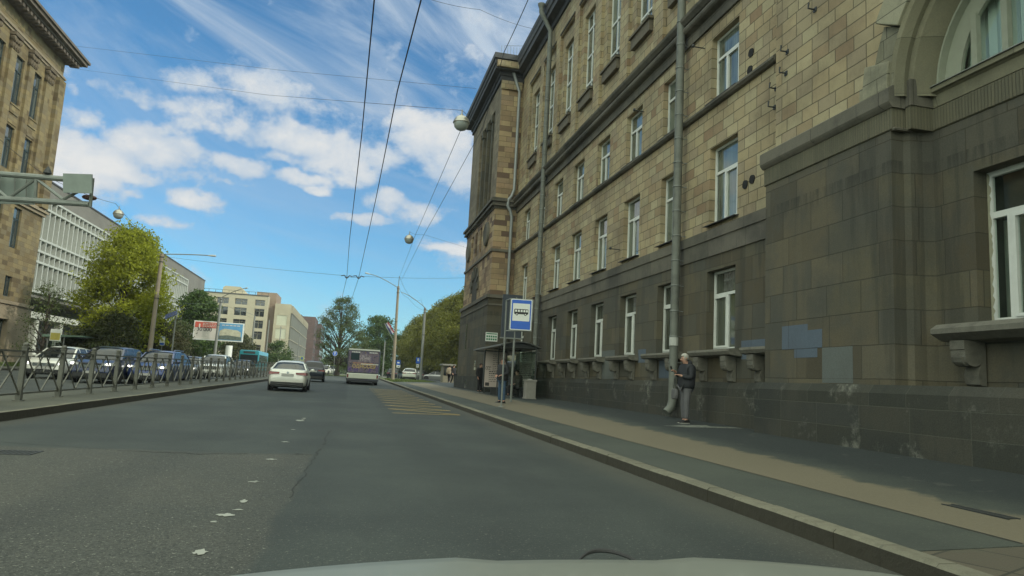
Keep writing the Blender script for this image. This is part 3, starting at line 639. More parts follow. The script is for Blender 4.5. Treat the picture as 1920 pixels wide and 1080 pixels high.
m = MB(); m.prism([(XR-.17, 6.745), (XR-.16, 6.765), (XR+.4, 6.83), (XR+.4, 6.81)], 'y', 6.2, 9.9); m.build('sill_flashing', GRM, SB, world=True)
m = MB(); m.prism([(9.7, -1), (8.84, -1), (8.84, 1.40), (8.90, 1.545), (9.7, 1.56)], 'y', -8, 14.28); m.build('plinth', PLI, SB, world=True)
m = MB(); m.prism([(XR+.02, 2.58), (9.22, 2.54), (9.10, 2.46), (9.10, 2.38), (9.2, 2.33), (9.3, 2.28), (XR+.02, 2.26)], 'y', 6.4, 9.6); m.build('window_sill', SIL, SB, world=True)
o = dup(br0, parent=SB); put(SB, o, XR-.04, 9.2, 2.27); o.scale = (1.35, 1.0, 1.08)
o = dup(br0, parent=SB); put(SB, o, XR-.04, 6.85, 2.27); o.scale = (1.35, 1.0, 1.08)
patch(XB, [(12.54,13.41,2.245,2.74), (12.09,12.54,2.245,2.61), (12.24,12.98,2.06,2.24)], PBL); patch(XB, [(11.23,12.09,1.56,2.24)], PGR)
# yellow wall of the bay round the arch
YC, ZC, NA = 8.0, 6.75, 28
def arcp(r, i): t = math.pi*i/NA; return (YC+r*math.cos(t), ZC+r*math.sin(t))
XY = 9.2
m = MB(); wallx(m, XY, 10.9, 14.05, 6.75, 12.1); m.quad((XY,14.05,6.7),(XW+.1,14.05,6.7),(XW+.1,14.05,12.1),(XY,14.05,12.1)); wallx(m, XY, -8, 5.1, 6.75, 12.1); wallx(m, XY, 5.1, 10.9, 9.9, 12.1)
for i in range(NA):
    a, c = arcp(2.6, i), arcp(2.6, i+1)
    def ext(q):
        dy, dz = q[0]-YC, q[1]-ZC; k = min(2.9/max(abs(dy), 1e-6), 3.15/max(dz, 1e-6)); return (YC+dy*k, ZC+dz*k)
    e, f = ext(a), ext(c); m.quad((XY,*a),(XY,*c),(XY,*f),(XY,*e))
wallx(m, XY, -8, 14.05, 12.1, 20.7); m.quad((XY,14.05,12.1),(XW+.1,14.05,12.1),(XW+.1,14.05,20.7),(XY,14.05,20.7))
m.build('wall', YEL, SB, world=True)
rr = random.Random(3)
def vous(i0, i1, r0, r1, x, rot=0):
    m = MB(); n = 4; vs = []
    for rad in (r0, r1):
        for xx in (x, 9.5):
            for j in range(n+1):
                t = math.pi*((i0+(i1-i0)*j/n))/NA; vs.append((xx, YC+rad*math.cos(t), ZC+rad*math.sin(t)))
    k = n+1; fs = []
    for j in range(n): fs += [(j,j+1,k+j+1,k+j),(2*k+j,3*k+j,3*k+j+1,2*k+j+1),(j,2*k+j,2*k+j+1,j+1),(k+j,k+j+1,3*k+j+1,3*k+j)]
    fs += [(0,k,3*k,2*k),(n,2*k+n,3*k+n,k+n)]
    return m.add(vs, fs)
VO = [ashlar('voussoir_%s' % k, [tuple(q*s for q in (.17,.165,.115)), tuple(q*s for q in (.22,.21,.15))], .9, .37, .008, (.05,.05,.04), stain=.6, streak=.6, stcol=(.06,.06,.05), bump=.8) for k, s in (('light', 1.55), ('dark', 1.1))]
edges = [0, 2.1, 4.5, 7.0, 9.6, 12.4, 15.6, 18.4, 21, 23.5, 25.9, 28]
for k, (a, c) in enumerate(zip(edges[:-1], edges[1:])):
    big = k % 2 == 0
    vous(a+.04, c-.04, 2.18, 2.80 if big else 2.68, 8.86 if big else 8.98).build('voussoir', VO[0] if big else VO[1], SB, world=True, bevel=.015)
m = MB(); m.box(8.93, 9.5, 10.1, 10.95, 6.8, 7.05); m.build('impost', VO[0], SB, world=True)
m = MB()                                            # splayed, coved reveal of the arch
prof = [(2.18, 8.92), (2.10, 8.95), (2.04, 9.10), (2.06, 9.2), (1.98, 9.24), (1.90, 9.45), (1.86, 9.60), (1.84, 9.9)]
vs = []; fs = []
for (r, x) in prof:
    vs.append((x, YC+r, 6.6))
    for i in range(NA+1): vs.append((x, *arcp(r, i)))
    vs.append((x, YC-r, 6.6))
k = NA+3
for j in range(len(prof)-1):
    for i in range(k-1): fs.append((j*k+i, j*k+i+1, (j+1)*k+i+1, (j+1)*k+i))
m.add(vs, fs); m.build('arch_reveal', ARC, SB, world=True, smooth=True, ang=25)
m = MB()
def ring(m, r0, r1, x0, x1):
    for i in range(NA):
        q = [(x0,*arcp(r1,i)),(x0,*arcp(r1,i+1)),(x0,*arcp(r0,i+1)),(x0,*arcp(r0,i)),(x1,*arcp(r1,i)),(x1,*arcp(r1,i+1)),(x1,*arcp(r0,i+1)),(x1,*arcp(r0,i))]
        m.add(q, [(0,1,2,3),(4,7,6,5),(0,4,5,1),(3,2,6,7)])
ring(m, 1.82, 1.86, 9.60, 9.75); ring(m, 1.5, 1.84, 9.74, 9.82)
for q in (-.03, .55, -.6, 1.12, -1.17): hgt = math.sqrt(max(0, 1.55**2-(q+.03)**2)); m.box(9.70, 9.80, YC+q, YC+q+.11, ZC+.02, ZC+hgt)
m.box(9.70, 9.80, YC-1.6, YC+1.6, ZC+.02, ZC+.10)
AW = m.build('arch_window', pmat('frame_greenish', (.30,.32,.25), .5, var=.08, dirt=.2), SB, world=True)
m = MB(); m.add([(9.79, *arcp(1.55, i)) for i in range(NA+1)], [tuple(range(NA+1))]); m.build('pane', CLR, SB, world=True).parent = AW
m = MB()                                            # gathered net curtain behind the arch window
for i in range(60):
    a, c = YC-1.6+3.2*i/60, YC-1.6+3.2*(i+1)/60; m.quad((9.98+.03*math.sin(i*1.7),a,6.6),(9.98+.03*math.sin((i+1)*1.7),c,6.6),(9.98+.03*math.sin((i+1)*1.7),c,8.7),(9.98+.03*math.sin(i*1.7),a,8.7))
m.build('curtain', pmat('net_curtain', (.55,.60,.55), .9, var=.08, scale=1.5), SB, world=True).parent = AW
for ch in list(AW.children): ch.location = (0,0,0)
lw = mk_window(SB, 2.44, 2.48, 1.75, [.5,.84], fw=.085, sill=False, glass=CLR); put(SB, lw, XR+.30, 6.78, 2.58)
m = MB()
for i in range(10): m.box(.22, .24, 1.62+.085*i, 1.70+.085*i, .1, 1.7)
m.build('blind', pmat('blind_slats', (.20,.22,.19), .8), lw)
m = MB(); m.box(.25,.27,0,2.44,0,2.48); m.box(.02,.27,2.40,2.47,0,2.48); m.build('room_wall', pmat('room_grey', (.05,.055,.05), .9, var=.4, scale=1.5), lw)
m = MB(); rr = random.Random(9); n = 40; vs = []
for s in (0, 1):
    for i in range(n+1): zz = 2.6+2.44*i/n; vs.append((XR+.262, 9.22-.0 - (0 if s else .03+rr.uniform(0,.05)), zz))
m.add(vs, [(i, i+1, n+2+i, n+1+i) for i in range(n)]); m.build('foam_seal', pmat('foam', (.34,.33,.24), .95, bump=1, bscale=40), SB, world=True)
# little wall fittings: vents, hooks
rr = random.Random(8)
def _vent(m): m.prism([(.13*rr.uniform(.8,1.1)*math.cos(t), .13*rr.uniform(.8,1.1)*math.sin(t)) for t in [math.pi*(i+.5)/5 for i in range(10)]], 'x', -.012, .01)
series('vent_hole', _vent, pmat('hole_black', (.008,.008,.008), .9), SB, [(XW+.02,15.72,6.55),(XW+.02,15.4,6.6),(XW+.02,15.5,10.0),(XW+.02,15.55,9.55)])
def _hook(m): m.tube([(0,0,0),(-.18,0,0),(-.18,-.02,.12)], .02, 6); m.box(-.02,0,-.05,.05,-.05,.05)
series('wall_hook', _hook, DRK, SB, [(XY,13.65,8.6),(XY,12.6,9.6),(XY,13.6,9.1),(XW,14.35,8.55),(XW,14.4,8.1)])
def _ins(m): m.tube([(.03,0,0),(-.35,0,0),(-.35,-.1,.02)], .018, 6); m.lathe((-.35,0,-.03), [(.03,0),(.05,.03),(.03,.1)], 8)
series('wire_bracket', _ins, DRK, SB, [(XW,24.3,6.35),(XW,22.4,11.0),(XW,18.0,11.3)])
# rainwater pipes
def downpipe(y, ztop, zelb, x=9.13, r=.105, xtop=8.55, low=.62, kick=None, r2=None):
    m = MB(); pts = [(xtop, y, ztop), (xtop, y, ztop-.35), (x, y+.05, zelb), (x, y, zelb-.4)]
    pts += [(x, y, 2.9), (x-.02, y-.04, 1.9)] if not kick else kick
    pts += [(pts[-1][0], pts[-1][1], low+.35), (pts[-1][0]-.06, pts[-1][1]-.02, low+.15), (pts[-1][0]-.22, pts[-1][1]-.06, low)]
    m.tube(pts, r, 12); 
    m.lathe((xtop, y, ztop-.1), [(.11,-.15),(.13,-.05),(.20,.12),(.21,.2)], 10)
    o = m.build('drainpipe', MET, SB, world=True, smooth=True)
    z = zelb-1.0; first = None
    while z > low+1.2:
        if first is None: m = MB(); m.lathe((0,0,0), [(r+.004,0),(r+.018,.008),(r+.018,.03),(r+.004,.04)], 12); m.box(0, XW+.02-x, -.012, .012, .012, .03); first = q = m.build('pipe_clamp', GRM, o)
        else: q = dup(first, parent=o)
        q.location = (x-O.x, y-O.y, z-O.z); z -= .75
    return o
downpipe(18.98, 21.6, 20.3, r=.125); downpipe(34.9, 21.6, 20.3, r=.13, low=.75)
m = MB(); y = YT0-.22
m.tube([(8.6,y,21.6),(8.6,y,21.0),(9.12,y,19.6),(9.12,y,13.2),(8.98,y-.0,12.75),(8.78,y,12.5),(8.76,y,12.1),(8.95,y,11.8),(9.05,y,11.4),(9.05,y,1.2)], .10, 12); m.lathe((8.6,y,21.5), [(.10,-.15),(.13,-.05),(.2,.12),(.21,.2)], 10)
m.build('drainpipe', pmat('new_zinc', (.24,.26,.26), .5, .3, var=.1), SB, world=True, smooth=True)
# sticker on the near pipe
m = MB(); m.lathe((9.11, 18.95, 2.55), [(.131,0),(.131,.24)], 12); m.build('paper_notice', pmat('paper', (.42,.43,.40), .8), SB, world=True)
# ------- the tower wing
XT = 8.0
def ybox(m, x0, x1, y0, y1, z0, z1): m.box(x0, x1, y0, y1, z0, z1)
m = MB(); tw = (43.95, 49.3)                         # tall recessed group on its street face
wallx(m, XT, YT0, YT1, 6.4, 12.1, [(47.0,49.0,6.42,8.5),(46.3,47.1,9.9,11.6),(48.0,48.8,9.9,11.6),(49.7,50.4,9.9,11.6)], .5)
m.build('tower_wall', TWR, SB, world=True)
m = MB(); wallx(m, XT, YT0, YT1, 12.1, 20.7, [(tw[0],tw[1],12.9,19.0)], .55); m.build('tower_wall', ashlar('tower_face', [(.15,.125,.085),(.20,.17,.115),(.23,.195,.13),(.17,.14,.095)], .6, .34, .010, (.07,.06,.04), stain=.5, streak=.3), SB, world=True)
m = MB(); m.quad((XT,YT0,6.4),(9.5,YT0,6.4),(9.5,YT0,20.7),(XT,YT0,20.7)); m.build('tower_side', TWR, SB, world=True)
m = MB(); m.quad((XT,YT1,1),(22,YT1,1),(22,YT1,20.7),(XT,YT1,20.7)); m.build('tower_back', TWR, SB, world=True)
m = MB(); ybox(m, XT-.12, 9.3, YT0-.12, YT1+.12, 1.4, 6.35); m.build('tower_base', GRY, SB, world=True)
m = MB(); ybox(m, XT-.28, 9.28, YT0-.3, YT1+.3, .3, 1.5); m.build('plinth', PLI, SB, world=True)
m = MB(); ybox(m, XT-.22, 9.3, YT0-.22, YT1+.22, 6.30, 6.52); ybox(m, XT-.16, 9.3, YT0-.16, YT1+.16, 5.85, 5.95); m.build('tower_ledge', MLD, SB, world=True)
m = MB()
for (z, w, h) in ((11.95,.05,.15),(12.1,.22,.12),(12.22,.18,.14),(12.36,.30,.16),(12.52,.22,.08)): ybox(m, XT-w, 9.35, YT0-w, YT1+w, z, z+h)
ybox(m, XT-.09, 9.35, YT0-.09, YT1+.09, 9.22, 9.38); m.build('string_course', MLD, SB, world=True)
m = MB()
for (z, w, h) in ((20.3,.12,.3),(20.6,.2,.25),(20.85,.55,.3),(21.15,.62,.3)): ybox(m, XT-w, 20, YT0-w, YT1+w, z, z+h)
m.build('eaves', EAV, SB, world=True)
for q in ((XT-.5,9.0,YT0-.72,YT0-.55,20.95,21.35),(XT-.05,9.3,YT0-.14,YT0,19.75,20.3)): m = MB(); m.box(*q); m.build('cornice_face', YEL, SB, world=True)
m = MB(); ybox(m, XT-.70, 20, YT0-.75, YT1+.7, 21.45, 21.8); m.build('roof', EAV, SB, world=True)
m = MB(); m.quad((XT+.54,tw[0],12.9),(XT+.54,tw[1],12.9),(XT+.54,tw[1],19),(XT+.54,tw[0],19)); m.quad((XT+.48,46,6.5),(XT+.48,50.6,6.5),(XT+.48,50.6,11.7),(XT+.48,46,11.7)); m.build('tower_window', GLD, SB, world=True)
def _col(m): m.box(.02,.5,-.16,.16,0,5.6); m.box(-.06,.5,-.25,.25,5.6,6.1)
series('tower_column', _col, GRY, SB, [(XT,q,12.9) for q in (44.95,46.62,48.3)])
series('tower_spandrel', lambda m: m.box(.30,.5,tw[0]-tw[0],tw[1]-tw[0],0,.4), GRY, SB, [(XT,tw[0],q) for q in (14.6,16.6)])
series('medallion', lambda m: m.lathe((-.12,0,0), [(.0,.02),(.45,.0),(.62,-.05),(.78,.0),(.8,.13)], 20, 'x'), MLD, SB, [(XT,44.3,10.7),(XT,51.4,10.7)])
m = MB(); 
for i in range(12):
    t0, t1 = math.pi*i/12, math.pi*(i+1)/12
    def pt(r, t, x): return (x, 48.0+r*math.cos(t), 7.35+r*math.sin(t))
    o = .10 if i % 2 else .04
    q = [pt(1.0,t0,XT-o),pt(1.0,t1,XT-o),pt(1.75,t1,XT-o),pt(1.75,t0,XT-o),pt(1.0,t0,XT+.05),pt(1.0,t1,XT+.05),pt(1.75,t1,XT+.05),pt(1.75,t0,XT+.05)]
    m.add(q, [(0,1,2,3),(0,4,5,1),(2,6,7,3),(1,5,6,2),(3,7,4,0)])
    m.quad(pt(1.0,t0,XT-.01),pt(1.0,t1,XT-.01),pt(1.6,t1,XT-.01),pt(1.6,t0,XT-.01))
m.build('niche_arch', GRY, SB, world=True)
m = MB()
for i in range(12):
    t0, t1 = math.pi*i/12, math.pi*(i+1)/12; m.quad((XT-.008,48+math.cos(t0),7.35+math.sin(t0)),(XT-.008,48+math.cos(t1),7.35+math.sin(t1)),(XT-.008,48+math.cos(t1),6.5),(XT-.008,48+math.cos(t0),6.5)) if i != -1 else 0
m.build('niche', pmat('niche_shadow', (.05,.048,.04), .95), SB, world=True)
for bx_ in ((XT-.135,XT-.1,49.3,49.8,3.4,5.2),(XT-.135,XT-.1,44.9,45.6,1.9,2.5),(XT-.30,XT-.26,47.5,47.9,.7,1.2)): m = MB(); m.box(*bx_); m.build('slit_window', GLD, SB, world=True)
WHI = pmat('sign_white', (.68,.70,.66), .5, var=.04); BLU = pmat('sign_blue', (.012,.10,.50), .45, var=.08); BLK = pmat('sign_black', (.012,.012,.013), .5); GRN = pmat('sign_green', (.02,.18,.08), .5)
t = thing('wall_sign', 'small white and green sign fixed to the grey tower wall above the bus shelter', 'sign', (8.22, 42.02, 3.9))
m = MB(); m.box(-.37,.37,-.05,-.01,-.27,.27); m.build('board', WHI, t)
m = MB(); m.box(-.33,.33,-.056,-.051,.16,.22)
for i in range(5):
    for j in range(2): m.box(-.32+.135*i,-.22+.135*i,-.056,-.051,-.2+.17*j,-.09+.17*j)
m.build('lettering', GRN, t)

# ---------------------------------------------------------------- tan stone block on the left
LB = thing('stone_block', 'tan stone block with dark cornice, pilasters and leafy capitals, at the left edge', 'building', (-25, 45, .4))
XL = -25.0
def wallxl(m, X, y0, y1, z0, z1, holes, depth): wallx(m, X, y0, y1, z0, z1, holes, -depth)
wf = [58.95-2.95*k for k in range(14)]
m = MB(); wallxl(m, XL, 17, 62.5, 5.2, 12.4, [(f-1.25,f,9.1,12.1) for f in wf]+[(f-1.05,f,5.5,7.0) for f in wf], .24)
wallxl(m, XL, 17, 62.5, 12.9, 24.6, [(f-1.25,f,14.4,17.45) for f in wf]+[(f-1.25,f,19.0,22.6) for f in wf], .24)
m.quad((XL,62.5,4),(-45,62.5,4),(-45,62.5,24.6),(XL,62.5,24.6)); m.quad((XL,17,0),(-45,17,0),(-45,17,24.6),(XL,17,24.6)); m.quad((-45,17,0),(-45,62.5,0),(-45,62.5,24.6),(-45,17,24.6)); m.build('wall', LFT, LB, world=True)
m = MB(); wallxl(m, XL+.12, 17, 62.62, 0, 5.0, [(f-1.3,f+.1,1.6,3.85) for f in wf], .5); m.quad((XL+.12,62.62,0),(-45,62.62,0),(-45,62.62,5),(XL+.12,62.62,5)); m.build('base_wall', LFB, LB, world=True)
m = MB()
def lb(o, z0, z1): m.box(-45, XL+o, 17-o, 62.5+o, z0, z1)
lb(.22, 4.95, 5.2); lb(.16, 12.35, 12.6); lb(.30, 12.6, 12.78); lb(.10, 12.78, 12.95); lb(.10, 23.75, 23.95); lb(.2, 23.95, 24.1); lb(.12, 24.1, 24.2)
m.build('string_course', LFB, LB, world=True)
m = MB(); 
for (o, z0, z1) in ((.3,25.35,25.6),(.95,25.6,25.75),(1.25,25.75,26.0),(1.4,26.0,26.2)): m.box(-45, XL+o, 17, 62.5+o, z0, z1)
for i in range(76): y = 62.9-.6*i; m.box(XL+.2, XL+.9, y-.16, y+.16, 25.3, 25.58)
m.build('cornice', pmat('left_cornice', (.12,.10,.075), .85, var=.3, scale=2, dirt=.5), LB, world=True)
m = MB(); m.box(-45, XL+.02, 17.02, 62.48, 24.6, 25.36); m.build('frieze', LFT, LB, world=True)
def _cap(m):
    m.box(0, .42, -.60, .60, .90, 1.15); m.box(0, .24, -.50, .50, 0, .9)
    for j in range(7):
        yy = -.48+.96*j/6; m.ball((.22, yy, .18+.1*(j % 2)), .14, 6, 5, 1.1, .8, 1.4); m.ball((.29, yy, .58+.08*((j+1) % 2)), .13, 6, 5, 1.1, .8, 1.3)
    for s in (-1, 1): m.lathe((.12, s*.46, .72), [(.17,0),(.19,.12),(.17,.24)], 8, 'x')
py_l = [59.78-2.95*k for k in range(14)]
series('pilaster', lambda m: m.box(-.02, .20, -.44, .44, 0, 9.6), LFT, LB, [(XL, y, 12.95) for y in py_l])
series('capital', _cap, pmat('capital_stone', (.12,.095,.06), .9, var=.4, scale=4, dirt=.6), LB, [(XL, y, 22.55) for y in py_l])
m = MB(); m.box(XL-.02, XL+.30, 61.3, 62.5, 12.95, 23.7) ; m.build('pilaster', LFT, LB, world=True)
m = MB()
pass
def _lap(m): m.box(-.02,.07,-1.3,.05,.75,1.3); m.box(-.02,.12,-1.35,.1,1.3,1.42); m.box(-.02,.05,-1.3,.05,0,.5)
series('window_apron', _lap, LFT, LB, [(XL, f, 17.6) for f in wf])
DKF = pmat('dark_frame', (.02,.035,.035), .5)
def lwin(w, h, tz, mull, zs, offs, gl):
    o = mk_window(LB, w, h, tz, mull, glass=gl, frame=DKF, sill=False, mirror=-1, fw=.08)
    for i, (x, y, z) in enumerate(offs):
        q = o if i == 0 else dup(o, parent=LB); put(LB, q, x, y, z)
GLL = glassm('left_glass', (.05,.06,.055), .6, 1.9, .6)
lwin(1.25, 3.6, 2.6, [.5,1.0], 0, [(XL-.18, f-1.25, 19.0) for f in wf[:7]], GLL)
lwin(1.25, 3.05, 2.2, [.5,1.0], 0, [(XL-.18, f-1.25, 14.4) for f in wf[:7]]+[(XL-.18, f-1.25, 9.1) for f in wf[:6]], GLL)
lwin(1.05, 1.5, None, [.5], 0, [(XL-.18, f-1.05, 5.5) for f in wf[:5]], GLD)
lwin(1.4, 2.25, 1.5, [.5,1.0], 0, [(XL-.28, f-1.3, 1.6) for f in wf[:5]], GLL)

# ---------------------------------------------------------------- modern block with the white grid
MBG = thing('modern_block', 'long modern grey block with a white grid of fins over its glass facade', 'building', (-30, 110, .6))
XM = -30.0
GRW = pmat('grey_render', (.16,.155,.135), .9, var=.15, scale=.5, dirt=.2)
m = MB(); m.box(-60, XM, 137.2, 152, 0, 16.5); m.box(-60, XM-.02, 64, 152, 16.5, 18.2); m.box(-60, XM-1.2, 64, 137.2, 7.3, 16.5); m.box(-60, XM-.25, 64, 137.2, 6.9, 7.42); m.build('wall', GRW, MBG, world=True)
m = MB(); m.box(-60, XM+.06, 63.9, 152.1, 18.2, 18.36); m.build('roof', EAV, MBG, world=True)
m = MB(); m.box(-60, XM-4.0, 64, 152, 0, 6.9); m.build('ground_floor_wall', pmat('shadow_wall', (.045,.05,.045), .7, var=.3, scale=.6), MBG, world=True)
m = MB(); m.quad((XM-1.15,64,7.42),(XM-1.15,137.2,7.42),(XM-1.15,137.2,16.5),(XM-1.15,64,16.5)); m.build('glazing', glassm('blind_glass', (.20,.23,.20), .3, 1.6, .5), MBG, world=True)
m = MB(); WG = pmat('fin_white', (.40,.42,.38), .7, var=.08, dirt=.15)
zr = [7.42, 10.25, 11.3, 12.45, 15.5, 16.5]
for z in zr: m.box(XM-1.1, XM+.04, 64, 137.2, z-.10, z+.10)
for i in range(60): y = 64.3+1.235*i; m.box(XM-.95, XM, y-.09, y+.09, 7.5, 16.5)
m.box(XM-.5, XM+.08, 137.0, 137.4, 7.3, 16.6); m.build('fin_grid', WG, MBG, world=True)
m = MB()
m.box(XM-.8, XM-.1, 64, 137.2, 4.9, 5.5)
for i in range(13): y = 66+6*i; m.box(XM-.9, XM-.3, y-.35, y+.35, 0, 4.9); m.box(XM-3.9, XM-.9, y-.1, y+.1, 5.0, 5.4)
m.build('portico', pmat('portico_white', (.42,.43,.37), .7, var=.12), MBG, world=True)

# ---------------------------------------------------------------- blocks farther along
BEI = pmat('beige_render', (.36,.33,.24), .85, var=.10, scale=.3, dirt=.15); BE2 = pmat('beige_shade_render', (.30,.28,.21), .85, var=.12, scale=.4, dirt=.25)
BRK = ashlar('dark_brick', [(.085,.055,.052),(.11,.07,.062)], 1.2, .5, .03, (.08,.06,.05), stain=.3)
B1 = thing('office_block', 'beige concrete office block with square dark windows and a rooftop hut', 'building', (-28, 190, .7))
def wally(m, Y, x0, x1, z0, z1, holes, depth):
    xs = sorted({x0, x1, *[h[0] for h in holes], *[h[1] for h in holes]}); zs = sorted({z0, z1, *[h[2] for h in holes], *[h[3] for h in holes]})
    for a, c in zip(xs[:-1], xs[1:]):
        for e, f in zip(zs[:-1], zs[1:]):
            if any(h[0] < (a+c)/2 < h[1] and h[2] < (e+f)/2 < h[3] for h in holes): continue
            m.quad((a,Y,e),(c,Y,e),(c,Y,f),(a,Y,f))
    for (a, c, e, f) in holes:
        D = Y+depth; m.quad((a,Y,e),(a,D,e),(a,D,f),(a,Y,f)); m.quad((c,Y,e),(c,D,e),(c,D,f),(c,Y,f)); m.quad((a,Y,f),(c,Y,f),(c,D,f),(a,D,f)); m.quad((a,Y,e),(c,Y,e),(c,D,e),(a,D,e))
hs = [(x, x+w, z, z+2.0) for (x, w) in ((-43,3),(-38.5,3),(-34.2,2.8),(-29.9,3.0),(-25.0,2.4)) for z in (1.8, 5.2, 8.6, 11.4, 14.4, 17.2)]
hs = [(a, c, e, f-(.5 if e > 17 else 0)) for a, c, e, f in hs]
m = MB(); wally(m, 190, -60, -21.9, 0, 19.9, hs, .8); m.quad((-21.9,190,0),(-21.9,222,0),(-21.9,222,19.9),(-21.9,190,19.9)); m.quad((-60,190,19.9),(-21.9,190,19.9),(-21.9,222,19.9),(-60,222,19.9)); m.build('wall', BEI, B1, world=True)
for (a, c, e, f) in hs:
    mm = MB(); mm.box(a, c, 190.7, 190.75, e, f); q = mm.build('window', GLD, B1, world=True)
    mm = MB(); mm.box((a+c)/2-.06, (a+c)/2+.06, 190.62, 190.72, e, f); mm.box(a, c, 190.62, 190.72, f-.62, f-.52); w = mm.build('frame', BE2, B1, world=True); w.parent = q
m = MB(); m.prism([(-33.6,19.9),(-33.6,21.6),(-33,22.0),(-29.4,22.0),(-28.2,20.9),(-28.0,19.9)], 'y', 193, 199); m.build('rooftop_hut', BEI, B1, world=True)
m = MB(); 
for k in range(16): x = -46+1.6*k; m.box(x-.04, x+.04, 190.2, 190.28, 19.9, 20.7)
m.box(-46, -22, 190.2, 190.28, 20.62, 20.7); m.box(-60,-21.8,189.9,190.1,19.7,19.95); m.build('roof_railing', EAV, B1, world=True)
m = MB(); m.box(-25.3, -20.3, 194, 206, 0, 21.2); m.build('stair_tower', pmat('brown_render', (.22,.165,.12), .85, var=.1, scale=.5), B1, world=True)
B2 = thing('netted_block', 'beige end wall of a long block whose street side is hung with grey building net', 'building', (-18, 205, .7))
m = MB(); wally(m, 192, -20.25, -16.2, 0, 18.3, [(-19.6,-17.0,z,z+2.6) for z in (2.2,5.7,9.2,12.7)], .15); m.box(-20.25,-16.21,192.16,262,0,18.25); m.build('wall', BEI, B2, world=True)
m = MB(); 
for z in (2.2,5.7,9.2,12.7): m.box(-19.58,-17.02,192.1,192.14,z+.02,z+2.58)
m.build('infill_panel', pmat('pale_panel', (.42,.43,.33), .8, var=.1, scale=.5), B2, world=True)
m = MB(); m.box(-16.2, -15.9, 192.3, 262, 2.0, 16.0); m.build('building_net', pmat('net_grey', (.12,.125,.10), .95, var=.25, scale=.25), B2, world=True)
m = MB(); 
for k in range(28): y = 193+2.5*k; m.box(-16.2,-15.7,y-.3,y+.3,16.2,18.0)
for z in (5.5, 9.0, 12.5, 16.0): m.box(-16.2,-15.75,192.2,262,z,z+.2)
m.build('facade_ribs', BE2, B2, world=True)
B3 = thing('brick_block', 'dark red brick block rising behind the netted street side', 'building', (-17, 290, .7))
m = MB(); m.box(-19.6, -14.1, 275, 300, 0, 21.6); m.box(-14.1, -12.4, 292, 330, 0, 20.2); m.box(-25,-19.6,280,300,0,22.5); m.build('wall', BRK, B3, world=True)
m = MB(); 
for k in range(9):
    for z in range(6): m.box(-14.1, -14.05, 276.5+2.5*k, 277.8+2.5*k, 2+3.1*z, 3.8+3.1*z); m.box(-12.4,-12.35,293.5+4*k,295.4+4*k,2+3*z,3.8+3*z)
m.build('window', glassm('far_glass', (.12,.13,.13), .4, 1.6), B3, world=True)
B4 = thing('far_block', 'pale low block far down the street below the trees', 'building', (0, 420, .7))
m = MB(); m.box(-14, 10, 420, 440, 0, 8.5); m.build('wall', pmat('far_pale', (.42,.42,.38), .85, var=.15, scale=.2), B4, world=True)
m = MB()
for k in range(8):
    for z in (1.5, 4.6): m.box(-13+2.9*k, -11.6+2.9*k, 419.9, 419.98, z, z+1.9)
m.build('window', GLD, B4, world=True)

# ---------------------------------------------------------------- railing on the median
FN = thing('median_railing', 'grey metal pedestrian railing with crossed bars along the median', 'railing', (-7.0, 40, G(40)+.15))
FM = pmat('railing_paint', (.115,.115,.095), .5, .3, var=.2, dirt=.3)
post = MB(); post.box(-.05,.05,-.05,.05,-.05,1.16); post.lathe((0,0,1.16), [(.085,0),(.085,.02),(.05,.03),(.062,.05),(.062,.085),(.04,.11),(.0,.12)], 8); post.box(-.09,.09,-.09,.09,0,.015); post.box(-.058,.058,-.058,.058,.05,.14)
pn = MB(); L = 2.15
for z in (1.08, .16): pn.box(-.022,.022,.05,L-.05,z-.02,z+.02)
pn.box(-.012,.012,.05,L-.05,.955,.975)
for (a, c) in (((.06,.18),(L/2-.02,1.06)),((L/2+.02,1.06),(L-.06,.18)),((.06,1.06),(L/2-.02,.18)),((L/2+.02,.18),(L-.06,1.06))): pn.bar((0,a[0],a[1]),(0,c[0],c[1]),.026)
for (a, c) in (((L/2-.3,.96),(L/2,.60)),((L/2,.60),(L/2+.3,.96))): pn.bar((0,a[0],a[1]),(0,c[0],c[1]),.018)
P0 = post.build('post', FM, FN); N0 = pn.build('panel', FM, FN)
fy = [4.7+2.15*k for k in range(34)]
for i, y in enumerate(fy):
    o = P0 if i == 0 else dup(P0, parent=FN); put(FN, o, -7.0, y, G(y)+.15)
    if i < len(fy)-1: o = N0 if i == 0 else dup(N0, parent=FN); put(FN, o, -7.0, y, G(y)+.15); o.rotation_euler = (math.atan2(G(y+L)-G(y), L), 0, 0)

